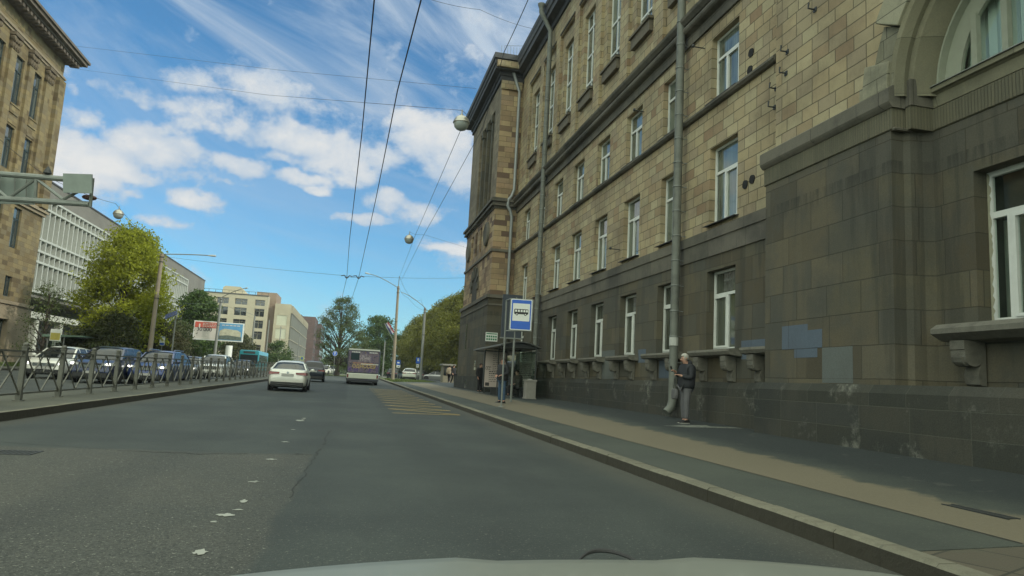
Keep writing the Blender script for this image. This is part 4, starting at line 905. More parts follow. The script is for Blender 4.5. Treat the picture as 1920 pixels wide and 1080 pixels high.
# ---------------------------------------------------------------- street poles and lamps
def lamp_arm(m, p, q, rise=.8, r=.035):
    p = Vector(p); q = Vector(q); pts = []
    for i in range(9):
        t = i/8; v = p.lerp(q, t); v.z = p.z + (q.z-p.z)*(1-(1-t)**1.45) ; pts.append(v)
    m.tube(pts, r, 6); return pts
def cobra(parent, p, q):
    d = (Vector(q)-Vector(p)).normalized(); m = MB(); a = Vector(q); e = a+d*.6
    m.tube([a-d*.05, a+d*.1, a+d*.32, e-d*.05, e], [.03,.05,.08,.07,.02], 8); return m.build('lamp_head', pmat('lamp_head_grey', (.40,.41,.38), .5, var=.1), parent, world=True, smooth=True)
CPL = pmat('concrete_pole', (.23,.195,.145), .85, var=.2, scale=2, bump=.2, dirt=.25); SPL = pmat('steel_pole', (.20,.21,.195), .6, .2, var=.12, dirt=.2)
def pole(name, label, base, top, r0, r1, mat, arms=(), band=True):
    t = thing(name, label, 'street pole', base)
    m = MB(); m.tube([base, top], [r0, r1], 12); m.build('pole', mat, t, world=True, smooth=True)
    for a in arms:
        m = MB(); pts = lamp_arm(m, a[0], a[1], r=.04); m.build('arm', SPL, t, world=True); 
        if a[2]: cobra(t, pts[-2], pts[-1])
    if band:
        m = MB(); b0, t0 = Vector(base), Vector(top)
        for q in (.62, .93, .97): c = b0.lerp(t0, q); m.lathe((c.x, c.y, c.z), [(r1+.03,0),(r1+.04,.01),(r1+.04,.06),(r1+.03,.07)], 10)
        m.build('band', DRK, t, world=True)
    return t
def B_(p, z): return Vector((p.x, p.y, z))
b1 = Vector((4.75, 80, .62)); t1 = at(747,537,80); PR1 = pole('street_lamp', 'tall tan concrete street lamp beside the back of the bus, curved arm to the left', b1, t1, .19, .13, CPL, [((t1.x-.15, t1.y, t1.z-.1), at(694,514,79), True)])
m = MB(); tip = at(749,518,80); m.tube([t1, tip], .04, 6); m.build('mast', SPL, PR1, world=True)
b2 = Vector((9.2, 94, .8)); t2 = at(797,577,94); PR2 = pole('street_lamp', 'grey street pole standing in the grass in front of the linden row', b2, t2, .20, .15, SPL, [((t2.x, t2.y, t2.z), at(752,548,93), False)])
b3 = Vector((-14.1, 58, .5)); t3 = at(325,490,57.5); t3.x, t3.y = t3.x, 58; PL1 = pole('street_lamp', 'tall brown street pole with a long arm in front of the modern block', (t3.x-.05,58,.45), t3, .2, .13, CPL, [(t3, at(390,479,55), True)])
t4 = at(330,592,50); PS = thing('solar_lamp_post', 'slim grey post with a tilted solar panel beside the brown street pole', 'lamp post', (t4.x, t4.y, .5))
m = MB(); m.tube([(t4.x,t4.y,.45),(t4.x,t4.y,t4.z)], .05, 8); m.build('post', SPL, PS, world=True)
m = MB(); c = at(321,590,50); m.M = Matrix.Translation(c) @ Matrix.Rotation(R(-28),4,'Y') @ Matrix.Rotation(R(25),4,'X'); m.box(-.42,.42,-.5,.5,-.02,.02); m.build('solar_panel', pmat('solar_cells', (.05,.07,.16), .25), PS, world=True)
t5 = at(415,558,82); PL2 = pole('street_lamp', 'grey street lamp rising in front of the billboard', (t5.x-.05, t5.y, .6), t5, .19, .13, SPL, [(t5, at(458,541,80), True)])
t6 = at(478,592,112); pole('street_lamp', 'grey street lamp right of the billboard in front of the beige block', (t6.x-.05, t6.y, .7), t6, .19, .13, SPL, [(t6, at(452,583,111), False)], band=False)
for (px, py, d, lab) in ((505,600,140,'thin grey lamp post before the netted beige block, left one of three'),(527,612,170,'thin grey lamp post before the netted beige block, middle one of three'),(562,625,205,'thin grey lamp post before the netted beige block, right one of three'),(722,640,135,'thin pale pole leaning among the trees behind the bus')):
    t = at(px, py, d); pole('street_lamp', lab, (t.x, t.y, .7), t, .15, .10, SPL, band=False)
# ball lamps hung over the street
HLM = pmat('lamp_metal', (.36,.35,.30), .35, .7, var=.1, dirt=.2); HLG = pmat('lamp_glass', (.30,.33,.31), .12, var=.15, ior=1.6)
def ball_lamp(c, r, label):
    t = thing('hanging_lamp', label, 'street lamp', c, group='ball lamps hung over the street')
    m = MB(); m.lathe((0,0,0), [(r*1.02,-.02*r),(r*1.06,.0),(r*1.06,.06*r)]+[(r*1.02*math.cos(a), r*1.0*math.sin(a)) for a in [R(6+14*i) for i in range(6)]]+[(.05,r*1.0),(.05,r*1.12),(.02,r*1.15),(.02,r*1.75)], 24); m.build('shade', HLM, t, smooth=True)
    m = MB(); m.lathe((0,0,0), [(r*.96,-.0),(r*.93,-.25*r),(r*.83,-.55*r),(r*.6,-.8*r),(r*.3,-.93*r),(.01,-.97*r)], 20); m.build('globe', HLG, t, smooth=True)
    m = MB(); m.lathe((0,0,0), [(r*.3,.25*r),(r*.9,.02*r),(r*.9,-.02*r),(r*.3,-.02*r)], 20); m.build('reflector', DRK, t)
    return t
c1 = at(865,231,22); c2 = at(767,449,38); c3 = at(222,402,36)
ball_lamp(c1, .25, 'largest silver ball lamp, hanging near the tower eaves'); ball_lamp(c2, .25, 'silver ball lamp hanging alone in the sky over the street'); ball_lamp(c3, .25, 'silver ball lamp hanging in front of the modern block roofline')
# ---------------------------------------------------------------- wires
WIR = pmat('cable', (.025,.027,.03), .6)
def cable(label, pts, r=.012, sag=0.0, cat='cable', name='cable', group=None):
    m = MB(); q = []
    for a, c in zip(pts[:-1], pts[1:]):
        a, c = Vector(a), Vector(c); n = 8
        for i in range(n): t = i/n; v = a.lerp(c, t); v.z -= sag*4*t*(1-t); q.append(v)
    q.append(Vector(pts[-1])); m.tube(q, r*.75, 5); return tag(m.build(name, WIR), label, cat, group)
g_ = 'trolley wires over the road'
cable('left trolley wire running down the middle of the street', [(.02,-4,6.0),(-.08,8.7,6.0),(-.15,14,6.0),(-.38,25.3,6.0),(-.52,36.2,6.0),(-1.3,60,6.2),(-2.4,85,6.4)], .014, name='trolley_wire', group=g_)
cable('right trolley wire running down the middle of the street', [(.62,-4,6.0),(.5,8.5,6.0),(.40,11.5,6.0),(.32,18.9,6.0),(.06,36,6.0),(-.6,60,6.2),(-1.6,85,6.4)], .014, name='trolley_wire', group=g_)
s1, s2 = Vector((-.52,36.2,6.0)), Vector((.06,36,6.0)); h1 = Vector((s1.x, s1.y, 6.12)); h2_ = Vector((s2.x, s2.y, 6.12))
cable('thin span wire across the street carrying the two trolley wires', [t3-Vector((0,0,.15)), h1, h2_, (8.0, 50, 8.6)], .010, .08)
for i, h in enumerate((s1, s2)):
    t = thing('wire_hanger', ('left' if i == 0 else 'right')+' black arched hanger clamping a trolley wire to the span wire', 'wire hanger', h, group='hangers on the trolley span')
    m = MB(); m.tube([(-.28,0,.10),(-.12,0,.14),(-.06,0,.04),(0,0,.0),(.06,0,.04),(.12,0,.14),(.28,0,.10)], .025, 6); m.build('yoke', DRK, t)
    m = MB(); m.lathe((0,0,-.02), [(.02,0),(.05,.03),(.02,.1)], 8); m.build('clamp', DRK, t)
k1, k2 = at(795,440,38.5), at(779,440,38.5)
cable('upper cable slanting from the street pole top past the tower eaves', [at(753,524,80), k1, at(905,240,24), at(945,98,18.2), at(990,0,15.2), (2.1, -8, 8.7)], .013, .02)
cable('lower cable slanting from the street pole top to the largest ball lamp', [at(749,519,80), k2, c1+Vector((.12,.1,.15))], .012, .02)
cable('short thin wire tying the lone ball lamp across to the tower', [c2+Vector((0,0,.42)), k2, k1, (8.0, 51, 10.9)], .008)
cable('faint wire crossing the upper sky from the tan block to the tower', [(-25.2, 63.5, 26.6), (-9, 58, 23.9), (7.9, 52.5, 24.0)], .013, .25) if False else None
cable('upper thin wire crossing the sky from the tan block cornice', [at(130,85,74), at(520,131,62), at(893,166,54)], .016, .0)
cable('lower thin wire crossing the sky down to the largest ball lamp', [at(135,128,74), at(500,178,40), c1+Vector((0,0,.42)), (7.95, 49.5, at(886,208,49).z)], .011, .0)
cable('thin double wire crossing the top of the sky toward the roof', [at(780,-10,30), at(900,18,33), at(1000,54,38)], .012, .1)
cable('thin overhead cable slanting from the gantry past the left ball lamp', [at(-60,205,22), at(88,331,26), c3+Vector((-.2,0,.55)), t3], .013, .1)
cable('wire loop drooping from the tan street pole to the grey pole on the grass', [tip, at(770,556,87), at(790,562,92), t2], .018, .3)
cable('second wire drooping between the two right-hand street poles', [t1, at(765,558,87), t2-Vector((0,0,.4))], .016, .3)
cable('wire reaching from the modern block pole to the next lamp down the street', [t3-Vector((0,0,.5)), t5, t6], .014, .2) if False else None
cable('thin wire strung between the lamp by the billboard and the brown pole', [at(343,568,58), at(415,566,82), at(478,598,112)], .016, .15)
# ---------------------------------------------------------------- road sign gantry seen from behind
GA = thing('sign_gantry', 'grey tubular gantry arm reaching in from the left with the back of a road sign', 'gantry', at(-420, 700, 20.6))
m = MB()
gp = lambda x, y: at(x, y, 20.6)
bk = Vector((0,.45,.0))
for o in (Vector((0,0,0)), bk):
    if o.y > 0: continue
    m.tube([gp(-420,303)+o, gp(0,326)+o, gp(174,340)+o], .085, 10); m.tube([gp(-420,362)+o, gp(0,372)+o, gp(168,383)+o], .085, 10)
    m.tube([gp(174,334)+o, gp(169,388)+o], .05, 8); m.tube([gp(68,331)+o, gp(66,378)+o], .05, 8)
    for (a, c) in (((15,372),(68,335)),((68,335),(118,374)),((118,374),(172,346)),((15,372),(-40,326)),((-40,326),(-100,368)),((-100,368),(-160,320))): m.tube([gp(*a)+o, gp(*c)+o], .045, 6)
m.tube([gp(-420,303), Vector((gp(-420,303).x, gp(-420,303).y, .1))], .18, 12); m.build('truss', pmat('gantry_steel', (.20,.22,.20), .5, .3, var=.12, dirt=.25), GA, world=True)
SGB = pmat('sign_back_grey', (.22,.26,.235), .5, .2, var=.08, dirt=.15)
def plate(parent, name, x0, y0, x1, y1, d, mat, th=.04):
    a, c, e, f = at(x0,y0,d), at(x1,y0+(x1-x0)*.03,d), at(x1,y1+(x1-x0)*.03,d), at(x0,y1,d); n = (c-a).cross(f-a).normalized()*th
    m = MB(); m.add([a,c,e,f,a+n,c+n,e+n,f+n], [(0,1,2,3),(7,6,5,4),(0,4,5,1),(1,5,6,2),(2,6,7,3),(3,7,4,0)]); return m.build(name, mat, parent, world=True)
plate(GA, 'sign_back', -260, 322, 64, 374, 21.2, SGB); plate(GA, 'sign_back', 118, 325, 172, 361, 20.35, SGB, .05)
m = MB()
for x_ in (0, 28, 50): m.tube([at(x_,326,21.12), at(x_-1,374,21.12)], .02, 5)
m.build('sign_stiffener', GRM, GA, world=True)
m = MB(); c = gp(165,372); m.ball((c.x, c.y+.1, c.z+.05), .16, 10, 6, 1.3, 1, .5); m.build('signal_lamp', pmat('dull_red', (.12,.05,.04), .5), GA, world=True)
m = MB(); c = gp(88,331); m.lathe((c.x,c.y,c.z), [(.05,.05),(.12,.1),(.08,.2),(.02,.3)], 8); m.build('insulator', DRK, GA, world=True)

# ---------------------------------------------------------------- bus stop on the right
sp = Vector((5.27, 24.4, P(5.27, 24.4)))
BS = thing('bus_stop_sign', 'blue and white bus stop sign with a black bus symbol on a thin grey post', 'road sign', sp)
c = at(977,590,24.35); w, h = 40*24.35/F/2, 58*24.35/F/2
tilt = Matrix.Translation(c) @ Matrix.Rotation(R(.5),4,'Y') @ Matrix.Rotation(R(-12),4,'Z')
def face(m): m.M = tilt
m = MB(); m.tube([sp-Vector((0,0,.1)), Vector((sp.x-.02, sp.y, c.z+h+.03))], .032, 10); m.lathe(sp, [(.12,.0),(.12,.02),(.04,.03)], 10); m.build('post', GRM, BS, world=True)
m = MB(); face(m); m.box(-w*1.08,w*1.08,0,.03,-h*1.04,h*1.04); m.build('board', GRM, BS, world=True)
def rrect(m, x0, x1, z0, z1, r, y):
    pts = []
    for cx, cz, a0 in ((x1-r,z1-r,0),(x0+r,z1-r,90),(x0+r,z0+r,180),(x1-r,z0+r,270)):
        for k in range(5): a = R(a0+22.5*k); pts.append((cx+r*math.cos(a), y, cz+r*math.sin(a)))
    return m.add(pts, [tuple(range(len(pts)))])
m = MB(); face(m); rrect(m,-w,w,-h,h,.04,-.004); m.build('rim', WHI, BS, world=True)
m = MB(); face(m); rrect(m,-w*.92,w*.92,-h*.95,h*.95,.03,-.008); m.build('blue_field', BLU, BS, world=True)
m = MB(); face(m); rrect(m,-w*.80,w*.80,-h*.42,h*.72,.02,-.012); m.build('white_field', WHI, BS, world=True)
m = MB(); face(m); z0 = h*.02; y = -.016; rrect(m,-w*.66,w*.66,z0,z0+h*.34,.03,y)
for q in (-.40,.40):
    k = 12; m.add([(w*q+w*.13*math.cos(2*math.pi*i/k), y-.001, z0+w*.13*math.sin(2*math.pi*i/k)) for i in range(k)], [tuple(range(k))])
m.build('bus_symbol', BLK, BS, world=True)
m = MB(); face(m)
for q in (-.58,-.32,-.06,.20,.44): m.quad((w*q,y-.003,z0+h*.15),(w*(q+.19),y-.003,z0+h*.15),(w*(q+.17),y-.003,z0+h*.29),(w*(q+.01),y-.003,z0+h*.29))
for q in (-.40,.40):
    k = 10; m.add([(w*q+w*.06*math.cos(2*math.pi*i/k), y-.004, z0+w*.06*math.sin(2*math.pi*i/k)) for i in range(k)], [tuple(range(k))])
m.build('symbol_window', WHI, BS, world=True)
m = MB(); top = c.z+h*1.04
m.tube([(sp.x-.02, sp.y, top-.0), tilt @ Vector((-w,.01,h*1.0))], .022, 6); m.tube([(sp.x-.0, sp.y, c.z-h*1.0), tilt @ Vector((w*.95,.01,-h*1.02))], .022, 6); m.build('bracket', GRM, BS, world=True)
# route board on its own post behind
rb = at(958,752,29); rb.z = P(rb.x, rb.y); RBt = thing('route_board', 'tall dark blue-grey route board on a post right behind the bus stop sign', 'board', rb)
m = MB(); a = at(948,549,29); e = at(980,638,29); m.box(a.x, e.x, rb.y-.04, rb.y+.04, e.z+.1, a.z); m.build('board', pmat('board_slate', (.035,.045,.06), .5, var=.2), RBt, world=True)
m = MB(); m.tube([rb, (rb.x, rb.y, a.z-.1)], .05, 10); m.box(a.x-.03, e.x+.05, rb.y-.05, rb.y+.05, e.z+.05, e.z+.1); m.build('post', GRM, RBt, world=True)
# shelter
sx0, sx1, sy0, sy1 = 7.0, 8.55, 32.4, 39.3; sz = P(7.6, 35)
SH = thing('bus_shelter', 'bus shelter with curved dark roof and glass walls on the right-hand pavement', 'bus shelter', (7.75, 35.8, sz))
SHM = pmat('shelter_steel', (.055,.06,.06), .5, .3, var=.15, dirt=.3)
m = MB(); n = 10; arc = [(sx0-.25+(sx1-sx0+.45)*i/n, sz+2.30+.34*math.sin(math.pi*(.12+.80*i/n))) for i in range(n+1)]
m.prism(arc+[(x, z-.05) for x, z in arc[::-1]], 'y', sy0-.25, sy1+.35); m.build('roof', pmat('shelter_roof', (.09,.095,.09), .35, var=.25, scale=2, dirt=.3), SH, world=True)
m = MB(); 
for yy in (sy0, (sy0+sy1)/2, sy1):
    m.prism(arc[1:-1]+[(arc[-2][0], arc[-2][1]-.08), (arc[-2][0], sz+2.36), (arc[1][0], sz+2.36)], 'y', yy-.02, yy+.02) if yy == sy0 else None
    m.bar((arc[0][0]+.1, yy, sz+2.36), (arc[-1][0]-.1, yy, sz+2.36), .05)
    for xx in (sx0+.45, sx1): m.tube([(xx, yy, sz-.1), (xx, yy, sz+2.5)], .032, 8)
for zz in (.35, 2.2): m.bar((sx1, sy0, sz+zz), (sx1, sy1, sz+zz), .04)
m.bar((sx0-.2, sy0-.2, sz+2.40), (sx0-.2, sy1+.3, sz+2.40), .07); m.build('frame', SHM, SH, world=True)
m = MB(); m.box(sx1-.008, sx1+.008, sy0+.05, sy1-.05, sz+.38, sz+2.17); m.box(sx0+.55, sx1-.05, sy0-.006, sy0+.006, sz+.5, sz+2.2); m.build('glass_wall', CLR, SH, world=True)
m = MB(); m.box(sx1-.55, sx1-.12, sy0+1.0, sy1-1.8, sz+.43, sz+.48); 
for yy in (sy0+1.3, sy1-2.2): m.box(sx1-.40, sx1-.3, yy-.04, yy+.04, sz-.02, sz+.43)
m.build('bench', SHM, SH, world=True)
PNK = pmat('poster_pink_white', (.52,.44,.39), .35, var=.06, scale=1.2)
ax0, ax1 = 6.15, 7.55; ay = 37.6; az0 = at(905,727,38.2).z; az1 = at(906,656,38.2).z; ax0 = at(905,690,38.2).x; ax1 = at(950,690,38.2).x
AP = m = MB(); m.box(ax0, ax1, ay-.09, ay+.09, az0, az1); m.box(ax0+.45, ax1, ay-.07, ay+.07, sz-.05, az0); m.build('poster_case', SHM, SH, world=True)
m = MB(); m.box(ax0+.07, ax1-.07, ay-.10, ay-.091, az0+.07, az1-.07); pst = m.build('poster', PNK, SH, world=True)
INK = pmat('poster_ink', (.045,.04,.04), .6); m = MB(); rr = random.Random(12)
for k in range(15):
    z = az1-.25-k*(az1-az0-.5)/15; xx = ax0+.30+(.18 if k < 9 else 0)
    while xx < ax1-.2: ww = rr.uniform(.04,.13); m.box(xx, min(xx+ww, ax1-.12), ay-.104, ay-.101, z, z+(.05 if k in (9,10) else .025)); xx += ww+.035
for k in range(3): m.tube([(ax0+.16+.09*k+.05*math.cos(t), ay-.104, (az0+az1)/2+.05+.09*math.sin(t)) for t in [R(20+40*i) for i in range(8)]], .012, 4)
m.box(ax0+.12, ax0+.34, ay-.104, ay-.101, az0+.12, az0+.3); m.build('poster_print', INK, SH, world=True)
# bin
bp = at(992,750,32.3); bp.z = P(bp.x, bp.y); BN = thing('litter_bin', 'square grey concrete litter bin beside the drainpipe at the shelter', 'litter bin', bp)
m = MB(); m.prism([(-.24,-.24),(.24,-.24),(.24,.24),(-.24,.24)], 'z', 0, .80); m.box(-.27,.27,-.27,.27,.0,.06); m.build('body', CON, BN, bevel=.015)
m = MB()
for s in ((-.27,.27,-.27,-.20),(-.27,.27,.20,.27),(-.27,-.20,-.20,.20),(.20,.27,-.20,.20)): m.box(*s,.80,.88)
m.build('rim', CON, BN); m = MB(); m.ball((0,0,.82), .19, 10, 6, 1, 1, .5); m.build('rubbish', pmat('rubbish', (.30,.30,.28), .8, var=.5, scale=20), BN)

# ---------------------------------------------------------------- signs, billboard, left stop
def board_sign(label, px, py, wpx, hpx, d, parts, cat='road sign', rz=0, postto=None, name='road_sign'):
    c = at(px, py, d); w, h = wpx*d/F/2, hpx*d/F/2; t = thing(name, label, cat, (c.x, c.y, postto if postto is not None else G(c.y)))
    m = MB(); m.box(-w, w, 0, .04, c.z-t.location.z-h, c.z-t.location.z+h); m.build('board', parts[0], t)
    for (mt, a, b_, e, f, nm) in parts[1:]:
        m = MB(); zc = c.z-t.location.z; m.box(a*w, b_*w, -.012, -.004, zc+e*h, zc+f*h); m.build(nm, mt, t)
    m = MB(); m.tube([(0,.07,-.1),(0,.07,c.z-t.location.z+h*.8)], .035, 8); m.build('post', SPL, t); return t
board_sign('small blue and white bus stop sign left of the brown pole across the road', 304, 639, 9, 17, 56, [WHI,(BLU,-.85,.85,-.9,-.45,'blue_field'),(BLU,-.85,.85,.75,.92,'blue_field'),(BLK,-.4,.4,.1,.3,'bus_symbol')])
board_sign('pale yellow and white board on a post above the left bus shelter', 104, 628, 18, 22, 47, [WHI,(pmat('sign_yellow',(.42,.36,.08),.6),-.9,.9,-.85,.35,'yellow_field')], cat='board')
def round_sign(label, px, py, dpx, d, fill, arrow):
    c = at(px, py, d); r = dpx*d/F/2; z0 = G(c.y); t = thing('road_sign', label, 'road sign', (c.x, c.y, z0)); zc = c.z-z0
    m = MB(); m.lathe((0,0,zc), [(r,0),(r,.03)], 20, 'y'); m.build('board', WHI, t); m = MB(); m.lathe((0,-.01,zc), [(r*.9,0),(r*.9,.008)], 20, 'y'); m.build('blue_field', fill, t)
    m = MB(); m.box(-r*.12, r*.12, -.02, -.012, zc-r*.55, zc+r*.3); m.add([(-r*.4,-.02,zc+r*.15),(r*.4,-.02,zc+r*.15),(0,-.02,zc+r*.65)], [(0,1,2)]); m.build('arrow', WHI, t)
    m = MB(); m.tube([(0,.07,-.1),(0,.07,zc+r)], .04, 8); m.build('post', SPL, t)
round_sign('round blue sign with a white upward arrow before the big middle tree', 628, 663, 9, 95, BLU, 1)
YG = pmat('sign_lime', (.45,.55,.05), .6)
board_sign('lime framed crossing sign above the dark car roof', 566, 672, 6, 6, 120, [YG,(BLU,-.7,.7,-.7,.7,'blue_field'),(WHI,-.4,.4,-.5,.4,'white_field')])
board_sign('lime crossing sign at the foot of the big middle tree', 623, 683, 8, 6, 112, [YG,(BLK,-.7,.7,-.3,.3,'arrow_mark')])
board_sign('blue and white parking sign left of the grey pole on the grass', 784, 676, 8, 11, 96, [BLU,(WHI,-.4,.4,-.2,.7,'letter_field'),(BLU,-.1,.25,.15,.5,'blue_field')])
board_sign('white plate below the parking sign on the grey pole', 783, 686, 5, 6, 95.8, [WHI,(BLK,-.5,.5,-.2,.2,'car_symbol')], name='sign_plate')
board_sign('blue parking sign over the parked white car', 747, 680, 7, 9, 104, [BLU,(WHI,-.6,.6,-.3,.3,'letter_field')])
board_sign('small white plate under the parking sign near the white car', 747, 687, 7, 5, 103.8, [WHI,(BLK,-.5,.5,-.2,.2,'car_symbol')], name='sign_plate')
# billboard
c0 = at(410,625,82); BBd = thing('billboard', 'two-part advertising billboard on a white column, red and white left half, blue right half', 'billboard', (c0.x, c0.y, .6))
a, e = at(368,603,82), at(451,645,82); W2 = (e.x-a.x)/2; zt, zb = a.z, e.z+.35; xc = (a.x+e.x)/2; L0 = BBd.location
m = MB(); m.box(a.x-.12, e.x+.12, c0.y, c0.y+.35, zb-.12, zt+.12); m.build('case', WHI, BBd, world=True)
m = MB(); m.tube([at(430,648,82.3), Vector((at(430,648,82.3).x, at(430,648,82.3).y, .4))], .38, 12); m.build('column', WHI, BBd, world=True)
RED = pmat('poster_red', (.50,.09,.06), .5, var=.08); WPO = pmat('poster_white', (.58,.55,.50), .5, var=.05, scale=1); SKP = pmat('poster_sky', (.10,.30,.52), .5, var=.25, scale=1)
y = c0.y-.01
def pan(nm, mt, x0, x1, z0, z1, dy=0.0): m = MB(); m.box(a.x+(e.x-a.x)*x0, a.x+(e.x-a.x)*x1, y-dy-.006, y-dy, zb+(zt-zb)*z0, zb+(zt-zb)*z1); return m.build(nm, mt, BBd, world=True)
pan('poster', WPO, 0, .495, 0, 1); pan('poster', SKP, .505, 1, 0, 1); pan('poster_header', RED, 0, .495, .66, 1, .01)
m = MB(); rr = random.Random(2)
for k in range(3):
    x = .16
    while x < .44: w_ = rr.uniform(.015,.05); m.box(a.x+(e.x-a.x)*x, a.x+(e.x-a.x)*(x+w_), y-.024, y-.018, zb+(zt-zb)*(.90-.085*k), zb+(zt-zb)*(.935-.085*k)); x += w_+.012
m.ball((a.x+.5, y-.02, zt-.35), .14, 8, 6, .6, .05, 1); m.box(a.x+.42, a.x+.58, y-.024, y-.018, zt-.75, zt-.42); m.build('poster_print', WPO, BBd, world=True)
m = MB()
for k in range(6): m.box(a.x+.25, a.x+.25+rr.uniform(1.0,1.5), y-.012, y-.007, zb+.28+.13*k, zb+.31+.13*k)
m.build('poster_print', pmat('poster_grey', (.30,.29,.28), .7), BBd, world=True)
L0 = BBd.location; text("30'000", .62, pmat('ink_dark', (.06,.055,.06), .6), BBd, (a.x+1.05-L0.x, y-.02-L0.y, zb+(zt-zb)*.56-L0.z), (R(90),0,0), bold=.012)
m = MB(); X_ = lambda q: a.x+(e.x-a.x)*q; Z_ = lambda q: zb+(zt-zb)*q
m.prism([(X_(.52),Z_(.25)),(X_(.52),Z_(.55)),(X_(.62),Z_(.68)),(X_(.9),Z_(.62)),(X_(.97),Z_(.5)),(X_(.97),Z_(.22))], 'y', y-.016, y-.011); m.build('poster_picture', pmat('poster_cream', (.45,.44,.33), .6, var=.35, scale=3), BBd, world=True)
m = MB(); m.prism([(X_(.51),Z_(.03)),(X_(.51),Z_(.25)),(X_(.7),Z_(.30)),(X_(.99),Z_(.22)),(X_(.99),Z_(.03))], 'y', y-.020, y-.017); m.build('poster_picture', pmat('poster_dark', (.10,.13,.11), .6, var=.5, scale=4), BBd, world=True)
m = MB()
for k in range(5): m.box(X_(.56+.08*k), X_(.62+.08*k), y-.02, y-.016, Z_(.86), Z_(.91))
m.build('poster_print', WPO, BBd, world=True)
# left shelter
c = at(128,650,50); LS = thing('bus_shelter', 'flat green roofed bus shelter across the road behind the parked cars', 'bus shelter', (c.x, c.y, .5))
m = MB(); p0 = at(95,628,50); p1 = at(165,640,50); m.prism([(p0.x, p0.z), (p1.x, p1.z+.35), (p1.x, p1.z+.25), (p0.x, p0.z-.18)], 'y', c.y-1.2, c.y+3); m.build('roof', pmat('shelter_green', (.10,.16,.12), .5, var=.15), LS, world=True)
m = MB()
for yy in (c.y-1, c.y+2.8):
    for xx in (p0.x+.3, (p0.x+p1.x)/2): m.tube([(xx,yy,.4),(xx,yy,p1.z+.35)], .05, 6)
m.build('post', SPL, LS, world=True); m = MB(); m.box(p0.x+.25, p0.x+.30, c.y-1, c.y+2.8, .6, p1.z+.2); m.build('glass_wall', CLR, LS, world=True)
m = MB(); m.box(p0.x+.4, p0.x+.9, c.y-.6, c.y+2.4, .9, .98); m.box(p0.x+.5,p0.x+.6,c.y,c.y+.1,.5,.9); m.box(p0.x+.5,p0.x+.6,c.y+2,c.y+2.1,.5,.9); m.build('bench', SPL, LS, world=True)
# flag behind the tall pole
c = at(725,610,140); FL = thing('flag', 'drooping white, blue and red flag on a slanted pole behind the tan street lamp', 'flag', at(736,640,140))
m = MB(); m.tube([at(738,640,140), at(721,606,140)], .06, 6); m.build('pole', SPL, FL, world=True)
for k, (nm, mt) in enumerate((('blue_stripe', pmat('flag_blue', (.03,.04,.16), .8)), ('white_stripe', pmat('flag_white', (.4,.38,.4), .8)), ('red_stripe', pmat('flag_red', (.30,.03,.035), .8)))):
    m = MB(); n = 8
    for i in range(n):
        def fp(i_, s): q = at(722+1.5*i_+s*2.0, 608+2.4*i_-s*1.6, 140); q.y += .18*math.sin(i_*1.3); return q
        m.quad(fp(i,k), fp(i+1,k), fp(i+1,k+1), fp(i,k+1))
    m.build(nm, mt, FL, world=True)
# little kiosk far right
c = at(841,700,72); KS = thing('kiosk', 'small cream kiosk at the foot of the tower behind the walkers', 'kiosk', (c.x, c.y, G(c.y)+.1))
m = MB(); m.box(-.55,.55,0,2,0,2.0); m.build('wall', pmat('kiosk_cream', (.20,.18,.13), .8), KS); m = MB(); m.box(-.7,.7,-.2,2.2,2.0,2.15); m.build('roof', CON, KS); m = MB(); m.box(-.5,.5,-.03,0,1.0,1.9); m.build('window', GLD, KS)

# ---------------------------------------------------------------- vehicles
def paintm(name, col, metal=.1): return pmat(name, col, .3, metal, var=.03, coat=.6, dirt=.06)
CGL = pmat('car_glass', (.012,.016,.018), .05, var=.1, ior=1.45); TYR = pmat('tyre', (.014,.014,.014), .9); RIM = pmat('rim', (.30,.30,.30), .35, .7); PLA = pmat('blank_plate', (.40,.40,.38), .6); TRM = pmat('car_trim', (.02,.021,.022), .6)
TLR = pmat('tail_lamp', (.16,.008,.008), .2, coat=.5); CHR = pmat('chrome', (.5,.5,.5), .2, .9); HLT = pmat('head_lamp', (.45,.47,.47), .1, coat=.6)
LIT = pmat('lit_lamp', (1.0,.98,.9), .3, emit=3.0)
SHAPES = {
 'sedan': dict(L=4.55, W=1.8, H=1.46, body=[(0,.66,.42,.80),(.008,.93,.32,.89),(.025,1.02,.27,.94),(.08,1.05,.22,.975),(.16,1.03,.2,1),(.30,.97,.19,1),(.5,.96,.19,1),(.7,.97,.19,1),(.78,.93,.19,1),(.90,.82,.21,.965),(.97,.72,.25,.90),(.99,.62,.3,.84),(1,.5,.36,.74)],
      roof=[(.135,1.03),(.27,1.36),(.33,1.43),(.45,1.46),(.55,1.44),(.60,1.40),(.76,.965)]),
 'suv': dict(L=4.6, W=1.86, H=1.68, body=[(0,.80,.5,.84),(.006,1.08,.38,.92),(.02,1.14,.30,.96),(.1,1.14,.26,1),(.3,1.10,.25,1),(.5,1.08,.25,1),(.7,1.07,.25,1),(.78,1.05,.25,1),(.92,.98,.27,.97),(.98,.88,.3,.92),(.995,.72,.36,.86),(1,.55,.42,.80)],
      roof=[(.02,1.13),(.075,1.56),(.10,1.63),(.3,1.68),(.5,1.67),(.60,1.60),(.755,1.07)]),
 'hatch': dict(L=4.2, W=1.76, H=1.5, body=[(0,.72,.42,.82),(.008,.96,.32,.91),(.03,1.03,.27,.95),(.12,1.03,.22,1),(.3,1.0,.2,1),(.5,.97,.2,1),(.7,.97,.2,1),(.78,.94,.2,1),(.91,.84,.22,.96),(.975,.72,.26,.9),(.995,.6,.32,.83),(1,.48,.38,.74)],
      roof=[(.03,1.02),(.12,1.36),(.17,1.43),(.35,1.49),(.52,1.48),(.60,1.42),(.77,.965)]),
}
